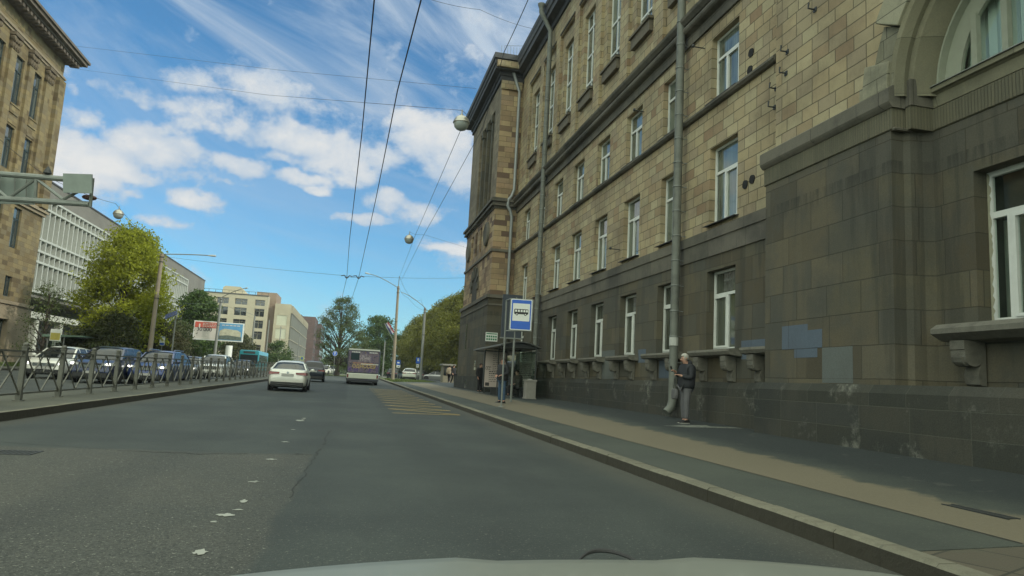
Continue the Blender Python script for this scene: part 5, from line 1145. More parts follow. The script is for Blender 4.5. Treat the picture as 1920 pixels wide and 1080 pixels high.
def loft(m, secs, cap=True):
    k = len(secs[0]); vs = [p for s in secs for p in s]; fs = []
    for i in range(len(secs)-1):
        for j in range(k-1): fs.append((i*k+j, i*k+j+1, (i+1)*k+j+1, (i+1)*k+j))
    if cap: fs.append(tuple(range(k))); fs.append(tuple((len(secs)-1)*k+j for j in range(k))[::-1])
    return m.add(vs, fs)
def make_car(label, cat, shape, paint, loc, rz, front=True, rear=True, name=None, lights=False, plate=True, scale=1.0, bumper=True, group=None, rails=False):
    S_ = SHAPES[shape]; L, Wd = S_['L'], S_['W']/2; t = thing(name or {'sedan':'sedan_car','suv':'suv_car','hatch':'hatchback_car'}[shape], label, cat, loc, rz, group); t.scale = (scale,)*3
    yy = lambda p: -L/2+L*p
    def sec(p, zt, zb, w):
        a = Wd*w; h = zt-zb; H = [(a*.80,zb),(a*.95,zb+.06),(a*.985,zb+h*.3),(a,zb+h*.55),(a*.985,zb+h*.80),(a*.93,zt-.035),(a*.84,zt-.005),(a*.5,zt+.012)]
        return [(x, yy(p), z) for x, z in H]+[(0, yy(p), zt+.018)]+[(-x, yy(p), z) for x, z in H[::-1]]
    secs = [sec(*q) for q in S_['body']]; m = MB(); loft(m, secs)
    m.add([p for s in secs for p in (s[0], s[-1])], [(2*i, 2*i+1, 2*i+3, 2*i+2) for i in range(len(secs)-1)]); body = m.build('body', paint, t, smooth=True, ang=40)
    rf = S_['roof']
    def belt(p):
        bs = S_['body']
        for q, r in zip(bs[:-1], bs[1:]):
            if q[0] <= p <= r[0]: return q[1]+(r[1]-q[1])*(p-q[0])/(r[0]-q[0])
    top = max(z for _, z in rf)
    def gsec(p, z, o=0.0):
        zb = belt(p)-.02; k = max(0, min(1, (z-zb)/(top-zb))); wt = Wd*(.90-.22*k)+o; wb = Wd*.90+o
        return [(wb, yy(p), zb), ((wb+wt)/2+.01, yy(p), (zb+z)/2), (wt, yy(p), max(zb, z-.05)), (wt-.09, yy(p), z-.012+o), (wt*.5, yy(p), z+.01+o), (0, yy(p), z+.016+o), (-wt*.5, yy(p), z+.01+o), (-wt+.09, yy(p), z-.012+o), (-wt, yy(p), max(zb, z-.05)), (-(wb+wt)/2-.01, yy(p), (zb+z)/2), (-wb, yy(p), zb)]
    fine = []
    for q, r in zip(rf[:-1], rf[1:]):
        for i in range(3): fine.append((q[0]+(r[0]-q[0])*i/3, q[1]+(r[1]-q[1])*i/3))
    fine.append(rf[-1]); gs = [gsec(*q) for q in fine]; m = MB(); loft(m, gs, False); m.build('window_glass', CGL, t, smooth=True, ang=30)
    m = MB(); mid = [gsec(p, z, .012)[2:9] for p, z in fine if rf[1][0]-.01 <= p <= rf[-2][0]+.012]; loft(m, mid, False)
    m.add([p for s in mid for p in (s[0], (s[0][0]-.02, s[0][1], s[0][2]-.03))], [(2*i,2*i+1,2*i+3,2*i+2) for i in range(len(mid)-1)]); m.build('roof', paint, t, smooth=True)
    for s in (1, -1):
        for ids in ((0, 4), (len(gs)-1, len(gs)-4)):
            a = gs[ids[0]]; e = gs[ids[1]]; i0, i1 = (0, 2) if s == 1 else (-1, -3); m = MB(); m.bar(a[i0], e[i1], .07, .05); m.build('pillar', paint, t)
        for p in (.34, .53):
            z = np.interp(p, [q[0] for q in rf], [q[1] for q in rf]); g_ = gsec(p, z, .006); i0, i1 = (0, 2) if s == 1 else (-1, -3); m = MB(); m.bar(g_[i0], g_[i1], .07, .02); m.build('pillar', paint, t)
    wr = .33 if shape != 'suv' else .36; wm = MB(); wm.lathe((0,0,0), [(wr-.12,-.10),(wr-.02,-.105),(wr,-.08),(wr,.08),(wr-.02,.105),(wr-.12,.10)], 20, 'x'); rm = MB(); rm.lathe((0,0,0), [(.02,.085),(.05,.095),(wr-.16,.07),(wr-.11,.10),(wr-.11,-.09),(.02,-.09)], 12, 'x')
    w0 = None
    for sx in (1, -1):
        for p in (.19, .81):
            if w0 is None: w0 = wm.build('wheel', TYR, t, smooth=True); rm.build('rim', RIM, w0, smooth=True); o = w0
            else: o = dup(w0, parent=t)
            o.location = (sx*(Wd-.10), yy(p), wr); o.rotation_euler = (0, 0, 0 if sx > 0 else math.pi)
    m = MB()
    for sx in (1, -1):
        for p in (.19, .81): m.lathe((sx*(Wd-.035), yy(p), wr+.02), [(wr+.055,-.04),(wr+.055,.02),(wr-.02,.02)], 20, 'x')
    m.box(-Wd*.8, Wd*.8, yy(.06), yy(.94), .18, .30); m.build('underbody', TRM, t)
    for sx in (1, -1):
        m = MB(); m.ball((sx*(Wd+.10), yy(.70), belt(.70)+.07), .11, 8, 6, 1.0, .6, .75); m.bar((sx*(Wd-.08), yy(.70), belt(.7)), (sx*(Wd+.08), yy(.70), belt(.7)+.04), .04); m.build('mirror', paint, t, smooth=True)
    sv = 1 if shape == 'suv' else 0; zt = S_['body'][2][1]
    if rear:
        for sx in (1, -1):
            m = MB(); z = zt-.16-.05*sv
            m.add([(sx*(Wd*.985+.008), yy(.055), z+.05),(sx*Wd*.93, yy(.006), z+.06),(sx*Wd*.40, yy(-.007), z+.04),(sx*Wd*.44, yy(-.007), z-.05),(sx*Wd*.93, yy(.000), z-.08),(sx*(Wd+.010), yy(.055), z-.07)], [(0,1,4,5),(1,2,3,4)]); m.build('tail_light', TLR, t)
        if plate: m = MB(); m.box(-.28,.28,yy(-.004)-.02,yy(.01),.72 if shape == 'sedan' else .78,.84 if shape == 'sedan' else .90); m.build('number_plate', PLA, t)
        m = MB(); m.box(-Wd*.84, Wd*.84, yy(-.004)-.03, yy(.03), .26, .44); m.box(-Wd*.5, Wd*.5, yy(-.006)-.035, yy(.01), .30, .36); m.build('rear_bumper', TRM, t, bevel=.02)
        m = MB(); m.lathe((0, yy(-.006)-.015, zt-.13), [(.05,0),(.055,.02)], 12, 'y'); m.box(-Wd*.55,-Wd*.28,yy(.0)-.012,yy(.01),.255,.275); m.box(Wd*.28,Wd*.55,yy(.0)-.012,yy(.01),.255,.275); m.build('badge', CHR, t)
    if front:
        for sx in (1, -1):
            m = MB(); z = .68+.17*sv; m.add([(sx*Wd*.97, yy(.955), z+.08),(sx*Wd*.86, yy(.99), z+.07),(sx*Wd*.52, yy(1.004), z+.02),(sx*Wd*.52, yy(1.006), z-.06),(sx*Wd*.86, yy(.996), z-.07),(sx*Wd*.99, yy(.955), z-.04)], [(0,1,4,5),(1,2,3,4)]); hl = m.build('headlight', HLT, t)
            if lights: m = MB(); m.ball((sx*Wd*.78, yy(1.0)+.02, z-.005), .07, 8, 6, 1.4, .3, .8); m.build('bulb', LIT, hl)
        m = MB(); m.box(-Wd*.5, Wd*.5, yy(.985), yy(1)+.03, .56+.12*sv, .70+.18*sv); m.box(-Wd*.75, Wd*.75, yy(.98), yy(1)+.02, .27, .42+.05*sv); m.build('grille', TRM, t)
        m = MB(); 
        for k in range(3): m.box(-Wd*.48, Wd*.48, yy(1)+.031, yy(1)+.038, .58+.12*sv+.04*k, .592+.12*sv+.04*k)
        m.build('grille_bar', CHR, t)
        if plate: m = MB(); m.box(-.26,.26,yy(1)+.03,yy(1)+.045,.43,.54); m.build('number_plate', PLA, t)
    if rails:
        m = MB()
        for sx in (1,-1): m.tube([(sx*Wd*.62, yy(.15), top+.0), (sx*Wd*.64, yy(.2), top+.06), (sx*Wd*.64, yy(.52), top+.06), (sx*Wd*.62, yy(.56), top-.0)], .018, 6)
        m.build('roof_rail', CHR, t)
    return t
CW = paintm('paint_white', (.68,.68,.62)); CB = paintm('paint_black_blue', (.012,.016,.028), .3); CN = paintm('paint_navy', (.02,.04,.14), .4); CG = paintm('paint_grey', (.12,.13,.13), .5); CS = paintm('paint_silver', (.30,.31,.31), .6); CR = paintm('paint_beige', (.35,.33,.27), .3)
make_car('white saloon car seen from behind in the left lane, red tail lamps', 'car', 'sedan', CW, (-2.88, 37.6, G(36)), R(.6), name='white_saloon_car')
make_car('dark blue-black tall estate car seen from behind, ahead of the white saloon', 'car', 'suv', CB, (-2.95, 62.5, G(62)), R(1.5), name='dark_estate_car')
make_car('white hatchback facing us behind the railing, leftmost of the oncoming cars', 'car', 'hatch', CW, (-13.6, 38.6, G(38)), math.pi-R(2), rear=False, lights=True, scale=1.03)
make_car('dark blue saloon with chrome grille facing us beside the white hatchback', 'car', 'suv', paintm('paint_midnight', (.018,.028,.075), .4), (-10.75, 36.0, G(35)), math.pi-R(3), rear=False, lights=True, scale=.98, name='dark_car')
make_car('navy blue estate car with roof rails and lit fog lamps facing us behind the railing', 'car', 'suv', CN, (-8.95+.02, 37.4, G(37)), math.pi-R(3), rear=False, lights=True, rails=True, scale=.95, name='navy_estate_car')
make_car('dark car half hidden behind the navy estate car', 'car', 'sedan', CG, (-10.6, 52, G(52)), math.pi, rear=False, lights=True)
make_car('white tall off-road car facing us behind the railing, below the billboard', 'car', 'suv', CW, (-9.15, 53.0, G(53)), math.pi-R(1), rear=False, lights=False, scale=1.0, name='white_suv_car')
make_car('black saloon facing us behind the railing in front of the teal bus', 'car', 'sedan', CB, (-8.9, 64.0, G(64)), math.pi-R(1), rear=False, lights=True)
make_car('grey car with lit lamps far back in the oncoming queue', 'car', 'hatch', CG, (-11.7, 62.0, G(62)), math.pi-R(1), rear=False, lights=True)
make_car('small white estate parked by the grass behind the tan street lamp, rear towards us', 'car', 'hatch', CW, (8.4, 101, G(101)+.06), R(-8), front=False, name='parked_white_car', scale=1.12)
make_car('silver car parked on the grass edge right of the grey pole, side towards us', 'car', 'sedan', CS, (12.6, 104, G(104)+.08), R(68), name='parked_silver_car')
make_car('dark car parked between the white estate and the silver car', 'car', 'hatch', CG, (10.4, 106, G(105)+.06), R(-20), front=False, name='parked_dark_car')
make_car('dark car in the row just right of the bus', 'car', 'suv', CB, (7.3, 118, G(105)+.02), R(-15), front=False, name='parked_dark_car')
for i, (x, y, pm_, sh, lab) in enumerate([(-3.9,128,CW,'suv','far white van-like car just left of the big middle tree trunk'),(-6.2,140,CS,'sedan','far silver car left of the far white one, under the crossing sign'),(-8.2,150,CG,'hatch','far grey car at the mouth of the side street'),(1.0,133,CW,'sedan','far white car between the big middle tree and the bus'),(-10.6,160,CR,'sedan','farthest beige car on the left of the side street')]):
    make_car(lab, 'car', sh, pm_, (x, y, G(105)+.05), math.pi+R(10*i-20), name='distant_car')
# ------- the advertising bus
def bus(name, label, loc, rz, Wd, L, H, cfr, body_m, rearside=True):
    t = thing(name, label, 'bus', loc, rz); w = Wd/2
    def sec(y, k=1.0, dz=0): 
        c = .16; a = w*k; return [(x, y, z) for x, z in [(a,.33),(a,H-c-dz),(a-.05,H-.06-dz),(a-c,H-dz),(-(a-c),H-dz),(-(a-.05),H-.06-dz),(-a,H-c-dz),(-a,.33)]]
    m = MB(); ss = [sec(-L/2, .97, .04), sec(-L/2+.06), sec(L/2-.1), sec(L/2, .95, .05)]; loft(m, ss); m.add([p for s in ss for p in (s[0], s[-1])], [(2*i,2*i+1,2*i+3,2*i+2) for i in range(3)]); m.build('body', body_m, t, smooth=True, ang=30)
    m = MB()
    for s in (1,-1): m.box(s*(w-.01), s*(w+.012), -L/2+.8, L/2-.5, 1.35, H-.55)
    m.build('side_window', CGL, t); wm = MB(); wm.lathe((0,0,0), [(.2,-.14),(.46,-.14),(.5,-.11),(.5,.11),(.46,.14),(.2,.14)], 20, 'x'); w0 = None
    for s in (1,-1):
        for yy_ in (-L/2+2.3, L/2-2.2):
            if w0 is None: w0 = wm.build('wheel', TYR, t, smooth=True); mm = MB(); mm.lathe((0,0,0),[(.02,.10),(.2,.12),(.22,-.12),(.02,-.1)],12,'x'); mm.build('rim', RIM, w0); o = w0
            else: o = dup(w0, parent=t)
            o.location = (s*(w-.16), yy_, .5)
    m = MB(); m.box(-w*.93, w*.93, -L/2+.05, L/2-.2, .22, .40); m.build('underbody', TRM, t); return t, w
def wrapm():
    m = bpy.data.materials.new('bus_wrap'); m.use_nodes = True; b = NB(m.node_tree); pb = m.node_tree.nodes['Principled BSDF']; co = b.n('ShaderNodeTexCoord').outputs['Object']
    x, y, z = b.xyz(co); n1 = b.noise(co, 2.6, 5, .7, .8); n2 = b.noise(co, 6.0, 5, .75, 1.0)
    c = b.ramp(n1, [(.2,(.010,.008,.02)),(.40,(.03,.024,.06)),(.50,(.20,.15,.17)),(.56,(.06,.05,.14)),(.66,(.18,.11,.07)),(.8,(.02,.018,.035))])
    c = b.mix(b.m('MULTIPLY', b.rng(n2, .58, .72), .55), c, (.42,.36,.33)); 
    k = b.m('MULTIPLY', b.rng(b.m('ABSOLUTE', b.m('SUBTRACT', x, .05)), .75, .1), b.rng(b.m('ABSOLUTE', b.m('SUBTRACT', z, 2.15)), .42, .05)); c = b.mix(b.m('MULTIPLY', k, b.rng(n2, .40, .62)), c, (.50,.44,.46))
    k = b.rng(b.m('ABSOLUTE', b.m('SUBTRACT', z, 1.28)), .30, .05); c = b.mix(b.m('MULTIPLY', k, b.rng(n1, .45, .6)), c, (.08,.035,.20))
    b.put(pb.inputs['Base Color'], c); pb.inputs['Roughness'].default_value = .35; return m
BW = paintm('bus_white', (.55,.55,.47)); BW2, w = bus('city_bus', 'white city bus seen from behind, rear wrapped in dark purple with gold lettering', (1.12, 63.6, G(58)), R(-.8), 2.55, 11.5, 2.82, None, paintm('bus_dark', (.03,.028,.045)))
y = -11.5/2
m = MB(); m.box(-w*.93, w*.93, y-.02, y+.05, .98, 2.66); m.build('poster_wrap', wrapm(), BW2)
m = MB(); m.box(-w*.98, w*.98, y-.06, y+.1, .48, .90); m.build('rear_bumper', BW, BW2, bevel=.04); m = MB(); m.box(-w*.96, w*.96, y-.03, y+.3, 2.72, 2.84); m.build('roof_edge', BW, BW2, bevel=.02)
m = MB(); m.box(-w*.80, -w*.28, y-.026, y-.021, 1.95, 2.5); m.build('rear_window', CGL, BW2)
GOLD = pmat('gold_lettering', (.42,.30,.13), .5, var=.2); text('ОДИССЕЯ', .40, GOLD, BW2, (.06, y-.035, 1.46), (R(90),0,R(0)), bold=.014, sx=.92)
m = MB(); m.box(-.85, .75, y-.03, y-.022, 1.70, 1.74); m.build('gold_line', pmat('gold_line', (.5,.22,.08), .5), BW2); m = MB(); m.box(-.2, w*.92, y-.03, y-.022, 1.62, 1.69); m.build('white_line', WHI, BW2)
m = MB(); rr = random.Random(5)
for s in (-1, 1):
    for k in range(5): q = s*(.42+.13*k); m.box(q, q+.09, y-.03, y-.022, 2.54, 2.62)
m.build('lettering', WHI, BW2)
for s in (1,-1):
    m = MB(); m.box(s*w*.86, s*w*.95, y-.075, y-.06, .55, .82); m.build('tail_light', TLR, BW2)
    m = MB(); m.bar((s*w, 11.5/2-.2, 2.4), (s*(w+.28), 11.5/2+.1, 2.3), .04); m.box(s*(w+.2), s*(w+.36), 11.5/2+.05, 11.5/2+.15, 1.75, 2.3); m.build('mirror', TRM, BW2)
m = MB(); m.box(-w-.3, -w-.05, y+1.2, y+1.3, 1.75, 2.05); m.bar((-w, y+1.25, 1.9), (-w-.1, y+1.25, 1.9), .04); m.build('mirror', TRM, BW2)
TEAL = paintm('bus_teal', (.02,.22,.27)); TB, w = bus('city_bus', 'teal city bus facing us far behind the railing', (-13.3, 106, G(100)), math.pi, 2.5, 11, 2.95, None, TEAL)
m = MB(); m.box(-w*.9, w*.9, 5.45, 5.53, 1.15, 2.35); m.build('windscreen', CGL, TB); m = MB(); m.box(-w*.6, w*.6, 5.49, 5.53, 2.5, 2.78); m.build('destination_display', TRM, TB)
for s in (1,-1): m = MB(); m.box(s*w*.6, s*w*.88, 5.48, 5.54, .62, .80); m.build('headlight', HLT, TB)

# ---------------------------------------------------------------- bonnet of the car we look out of
OC = thing('car_bonnet', 'pale grey bonnet of the car the photo is taken from, along the bottom edge', 'car bonnet', (.5, .9, 0))
m = MB(); secs = []
for i in range(13):
    t = i/12; yy_ = .52+.86*t; lift = .965-.035*t**1.5-.02*t**4; secs_ = []
    for j in range(25):
        u = -1+2*j/24; x = .47+u*.98; z = lift-.06*abs(u)**2.2-.10*max(0, abs(u)-.78)**1.3*4 + (.012 if .22 < abs(u) < .72 else 0)*(1-t*.3)
        yb = yy_ - (.10*t*t*abs(u)**2)
        secs_.append((x, yb, z))
    secs.append(secs_)
for (dy, dz) in ((.02,-.02),(.05,-.06),(.10,-.16),(.14,-.30),(.12,-.5)): secs.append([(x, yb+dy, z+dz) for x, yb, z in secs[12]])
k = 25; vs = [p for s in secs for p in s]; m.add(vs, [(i*k+j, i*k+j+1, (i+1)*k+j+1, (i+1)*k+j) for i in range(len(secs)-1) for j in range(k-1)])
for s in (0, 24): 
    ed = [q[s] for q in secs]; m.add(ed+[(a, c, .35) for a, c, _ in ed], [(i, i+1, len(ed)+i+1, len(ed)+i) for i in range(len(ed)-1)])
m.build('bonnet', pmat('bonnet_paint', (.22,.235,.205), .45, .1, var=.06, scale=2, coat=.3, dirt=.15), OC, world=True, smooth=True, ang=60)
m = MB(); m.tube([(.47+.075+.012*q, 1.455-.0015*q*q, .910-.00025*q*q-.018*(abs(q)/8)**3) for q in range(-8, 9)], [.0015+.0030*(1-(abs(q)/8)**2) for q in range(-8, 9)], 6); m.build('bug_deflector', TRM, OC, world=True)
m = MB(); m.box(-.35, 1.3, .6, 1.4, .3, .6); m.build('engine_bay', TRM, OC, world=True)
for s in (-.36, 1.30): m = MB(); m.lathe((s, 1.0, .33), [(.2,-.1),(.31,-.1),(.33,-.07),(.33,.07),(.31,.1),(.2,.1)], 20, 'x'); m.build('wheel', TYR, OC, world=True)

# ---------------------------------------------------------------- people
SKN = pmat('skin', (.42,.24,.17), .6, var=.06); 
def skin(name, verts, edges, rad, mat, parent, sub=2):
    me = bpy.data.meshes.new(name); me.from_pydata([tuple(v) for v in verts], edges, []); o = bpy.data.objects.new(name, me); COL.objects.link(o)
    md = o.modifiers.new('s', 'SKIN'); md.use_smooth_shade = True; me.skin_vertices or None
    for i, r in enumerate(rad): me.skin_vertices[0].data[i].radius = (r, r) if not isinstance(r, tuple) else r
    me.skin_vertices[0].data[0].use_root = True
    o.modifiers.new('u', 'SUBSURF').levels = sub; o.modifiers['u'].render_levels = sub
    dg = bpy.context.evaluated_depsgraph_get(); dg.update(); nm = bpy.data.meshes.new_from_object(o.evaluated_get(dg)); bpy.data.objects.remove(o); nm.name = name
    nm.materials.clear(); nm.materials.append(mat); q = bpy.data.objects.new(name, nm); COL.objects.link(q); q.parent = parent; return q
def person(label, loc, rz, J, jacket, trousers, shoe, hair, hscale=1.0, skirt=None, hat=None, name='person', hood=False):
    """J: joint positions, the person faces -y"""
    t = thing(name, label, 'person', loc, rz); t.scale = (hscale,)*3
    V = Vector; j = {k: V(v) for k, v in J.items()}
    vs = []; es = []; rd = []
    def add(p, r, par=None):
        vs.append(V(p)); rd.append(r)
        if par is not None: es.append((par, len(vs)-1))
        return len(vs)-1
    pe = add(j['pelvis'], (.15,.11)); sp_ = add(j['pelvis'].lerp(j['chest'], .5), (.135,.10), pe); ch = add(j['chest'], (.155,.11), sp_); nk = add(j['neck'], .058, ch)
    fwd = (j['face']-j['head']).normalized(); hd = add(j['head']-fwd*.0+V((0,0,-.03)), (.078,.09), nk); add(j['head']+V((0,0,.075)), (.066,.078), hd)
    for s in ('l', 'r'):
        sh = add(j['sh_'+s], .058, ch); eb = add(j['el_'+s], .042, sh); wr = add(j['wr_'+s], .028, eb)
        hp = add(j['hip_'+s], .09, pe); kn = add(j['kn_'+s], .06, hp); ak = add(j['an_'+s], .042, kn); add(j['an_'+s].lerp(j['to_'+s], .35), .03, ak)
        hd_d = (j['wr_'+s]-j['el_'+s]).normalized(); side = hd_d.cross(V((0,0,1)) if abs(hd_d.z) < .9 else V((0,1,0))).normalized(); dn = side.cross(hd_d)
        pl = add(j['wr_'+s]+hd_d*.055, (.034,.02), wr); p2 = add(j['wr_'+s]+hd_d*.088, (.037,.017), pl)
        for k, (o_, ln) in enumerate(((-.032,.062),(-.011,.075),(.011,.07),(.031,.052))):
            a = add(j['wr_'+s]+hd_d*.105+side*o_, .0095, p2); c = add(vs[a]+hd_d*ln*.5-dn*.010, .009, a); add(vs[c]+hd_d*ln*.35-dn*.026, .008, c)
        th = add(j['wr_'+s]+hd_d*.045-side*.038, .011, pl); add(vs[th]+hd_d*.035-side*.018-dn*.008, .009, th)
    skin('body', vs, es, rd, SKN, t)
    m = MB(); h = j['head']; up = V((0,0,1)); sd_ = fwd.cross(up).normalized()
    m.add([tuple(h+fwd*.088+up*.02), tuple(h+fwd*.122-up*.022), tuple(h+fwd*.086-up*.03+sd_*.018), tuple(h+fwd*.086-up*.03-sd_*.018)], [(0,1,2),(0,3,1),(1,3,2)])
    for s in (1,-1): c = h+sd_*s*.082-fwd*.005; m.ball(c, .028, 8, 6, .5, .8, 1.1)
    m.build('ear_and_nose', SKN, t, smooth=True)
    m = MB(); 
    for s in (1,-1): m.ball(h+fwd*.083+sd_*s*.032+up*.015, .011, 6, 5)
    m.build('eye', BLK, t); m = MB(); m.ball(h+fwd*.088-up*.055, .022, 8, 5, 1.1, .35, .3); m.build('mouth', pmat('lip', (.30,.11,.09), .6), t)
    m = MB(); c = h-fwd*.018+up*.030; m.ball(c, .104, 14, 10, .92, 1.02, 1.0); 
    m.v = [tuple(V(q)+((V((0,0,1))*.0) if (V(q)-h).dot(fwd) < .035 or q[2] > h.z+.06 else -fwd*((V(q)-h).dot(fwd)-.035))) for q in m.v]
    m.v = [(q[0], q[1], max(q[2], h.z-.06)) for q in m.v]; m.build('hair' if hat is None else 'hat', hat or hair, t, smooth=True)
    # clothes follow the same bones, a little thicker
    js = []; je = []; jr = []
    def a2(p, r, par=None):
        js.append(V(p)); jr.append(r)
        if par is not None: je.append((par, len(js)-1))
        return len(js)-1
    b0 = a2(j['pelvis']+V((0,0,-.13 if skirt is None else -skirt)), (.25,.215)); b05 = a2(j['pelvis']+V((0,0,.03)), (.26,.215), b0); b1_ = a2(j['pelvis'].lerp(j['chest'], .5), (.245,.205), b05); b2_ = a2(j['chest'], (.225,.19), b1_); a2(j['neck']-V((0,0,.02)), .085, b2_)
    for s in ('l', 'r'):
        x = a2(j['sh_'+s], .10, b2_); y_ = a2(j['el_'+s], .086, x); a2(j['wr_'+s]-(j['wr_'+s]-j['el_'+s])*.04, .058, y_)
    skin('jacket', js, je, jr, jacket, t)
    if hood: m = MB(); m.ball(j['neck']-fwd*.09+V((0,0,.0)), .11, 10, 7, 1, .7, .7); m.build('hood', jacket, t, smooth=True)
    js, je, jr = [], [], []
    p0 = a2(j['pelvis']+V((0,0,.02)), (.165,.125))
    for s in ('l', 'r'): x = a2(j['hip_'+s]-V((0,0,.02)), .108, p0); y_ = a2(j['kn_'+s], .083, x); z_ = a2(j['kn_'+s].lerp(j['an_'+s], .6), .072, y_); a2(j['an_'+s]+V((0,0,.02)), .068, z_)
    skin('trousers', js, je, jr, trousers, t)
    for s in ('l', 'r'):
        a, q = j['an_'+s], j['to_'+s]; d_ = (q-a); d_.z = 0; d_.normalize(); sd2 = V((-d_.y, d_.x, 0)); m = MB(); pts = []
        for (f, w_, z1) in ((-.085,.034,.07),(-.05,.042,.09),(.03,.044,.085),(.10,.048,.055),(.165,.040,.04),(.195,.022,.03)):
            c = V((a.x, a.y, 0))+d_*f; zz = a.z-.085; pts.append([c+sd2*w_+V((0,0,zz)), c+sd2*w_*.85+V((0,0,zz+z1)), c-sd2*w_*.85+V((0,0,zz+z1)), c-sd2*w_+V((0,0,zz)), c+sd2*w_+V((0,0,zz))])
        loft(m, pts); sh_o = m.build('shoe', shoe, t, smooth=True, ang=50)
        m = MB(); m.add([tuple(p[0]) for p in pts]+[tuple(p[3]) for p in pts[::-1]], [tuple(range(12))]); vs2 = m.v; m2 = MB(); m2.prism([(p[0]*1.0, p[1]) for p in vs2], 'z', a.z-.09, a.z-.068); m2.build('sole', pmat('sole_pale', (.35,.35,.32), .8), sh_o)
    return t
STAND = dict(pelvis=(0,0,.94), chest=(0,.0,1.30), neck=(0,-.01,1.49), head=(0,-.02,1.61), face=(0,-.2,1.60), sh_l=(.19,.01,1.41), sh_r=(-.19,.01,1.41), el_l=(.24,.05,1.13), el_r=(-.24,.05,1.13), wr_l=(.24,-.06,.90), wr_r=(-.24,-.06,.90),
   hip_l=(.09,0,.90), hip_r=(-.09,0,.90), kn_l=(.10,-.02,.49), kn_r=(-.10,-.02,.49), an_l=(.10,.02,.09), an_r=(-.10,.02,.09), to_l=(.12,-.12,.035), to_r=(-.12,-.12,.035))
def pose(**k): d = dict(STAND); d.update(k); return d
NAVY = pmat('jacket_dark_navy', (.016,.018,.022), .8, var=.3, scale=8); TRG = pmat('trousers_grey', (.10,.10,.105), .85, var=.2, scale=9); JEA = pmat('jeans_blue', (.035,.07,.12), .85, var=.25, scale=10); BKC = pmat('black_cloth', (.012,.012,.014), .85, var=.3); SHB = pmat('shoe_black', (.012,.012,.013), .6); HGR = pmat('hair_grey', (.36,.35,.31), .9, var=.25, scale=30); HBR = pmat('hair_dark', (.03,.02,.014), .85); BRN = pmat('coat_brown', (.045,.035,.028), .85, var=.3); BGC = pmat('coat_beige', (.30,.24,.17), .85)
px_, py_ = 8.46, 16.85; zf = P(px_, py_)
# standing in profile, facing the road side (-x): forearm raised with a phone
p1_ = person('grey-haired person in dark jacket and grey trousers by the near drainpipe, phone raised', (px_, py_, zf), R(-82), 
   pose(pelvis=(0,.02,.95), chest=(0,.04,1.30), neck=(0,-.01,1.50), head=(0,-.06,1.62), face=(0,-.3,1.58), sh_r=(-.19,.03,1.40), el_r=(-.22,-.02,1.16), wr_r=(-.10,-.25,1.27), sh_l=(.19,.03,1.40), el_l=(.23,.0,1.12), wr_l=(.12,-.22,1.18), kn_l=(.09,-.03,.49), kn_r=(-.09,.0,.49), an_l=(.09,-.02,.09), an_r=(-.09,.04,.09), to_l=(.10,-.16,.035), to_r=(-.10,-.10,.035)), NAVY, TRG, SHB, HGR, 1.02, hood=True)
hp = p1_.matrix_basis @ Vector((-.075,-.355,1.30)); ph = thing('phone', 'black phone held up in the hand of the person at the drainpipe', 'phone', Vector((px_,py_,zf)) + Matrix.Rotation(R(-82),4,'Z') @ Vector((-.10,-.37,1.37))); ph.rotation_euler = (R(20), 0, R(-82))
m = MB(); m.box(-.037,.037,-.005,.005,-.075,.075); m.build('body', BLK, ph, bevel=.004); m = MB(); m.quad((-.033,.0056,-.068),(.033,.0056,-.068),(.033,.0056,.068),(-.033,.0056,.068)); m.build('screen', CGL, ph)
bgp = Vector((px_,py_,zf)) + Matrix.Rotation(R(-82),4,'Z') @ Vector((-.16,-.22,.60)); bg_ = thing('shopping_bag', 'small pale grey bag hanging in front of the person at the drainpipe', 'bag', bgp)
m = MB(); m.prism([(-.10,0),(.10,0),(.13,.12),(.09,.27),(-.09,.27),(-.13,.12)], 'x', -.05, .05); m.build('bag', pmat('bag_grey', (.10,.10,.10), .8, var=.3, scale=15), bg_, bevel=.03); m = MB(); m.tube([(0,-.06,.26),(0,-.03,.45),(0,.0,.55),(0,.03,.45),(0,.06,.26)], .008, 6); m.build('strap', BKC, bg_)
c = at(940,750,27.5); x_, y_ = c.x, c.y
person('person in blue jeans and a dark jacket standing behind the bus stop sign post', (x_, y_, P(x_, y_)), R(-60), pose(an_l=(.17,-.03,.09), to_l=(.22,-.17,.035), kn_l=(.14,-.03,.49), an_r=(-.15,.05,.09), to_r=(-.19,-.10,.035), kn_r=(-.12,.0,.49), el_l=(.27,.03,1.14), wr_l=(.16,-.16,1.08), el_r=(-.27,.03,1.14), wr_r=(-.16,-.16,1.06)), NAVY, JEA, SHB, HBR, 1.02)
SIT = dict(pelvis=(0,.0,.50), chest=(0,.0,.88), neck=(0,-.04,1.06), head=(0,-.08,1.18), face=(0,-.3,1.14), sh_l=(.19,.0,.98), sh_r=(-.19,.0,.98), el_l=(.24,-.08,.72), el_r=(-.24,-.08,.72), wr_l=(.12,-.28,.62), wr_r=(-.12,-.28,.62), hip_l=(.10,0,.48), hip_r=(-.10,0,.48), kn_l=(.13,-.44,.50), kn_r=(-.13,-.44,.50), an_l=(.13,-.42,.09), an_r=(-.13,-.46,.09), to_l=(.14,-.56,.035), to_r=(-.14,-.60,.035))
c = at(970,745,34.0); person('seated person in dark brown clothes on the bench inside the shelter', (sx1-.40, 34.2, P(8, 34)+.02), R(-65), SIT, BRN, BKC, SHB, HBR, 1.0)
WALK = pose(kn_l=(.09,-.18,.52), an_l=(.09,-.30,.11), to_l=(.09,-.44,.07), kn_r=(-.09,.02,.49), an_r=(-.09,.26,.14), to_r=(-.09,.16,.05), el_l=(.22,.12,1.14), wr_l=(.22,.10,.90), el_r=(-.22,-.06,1.14), wr_r=(-.22,-.24,.95))
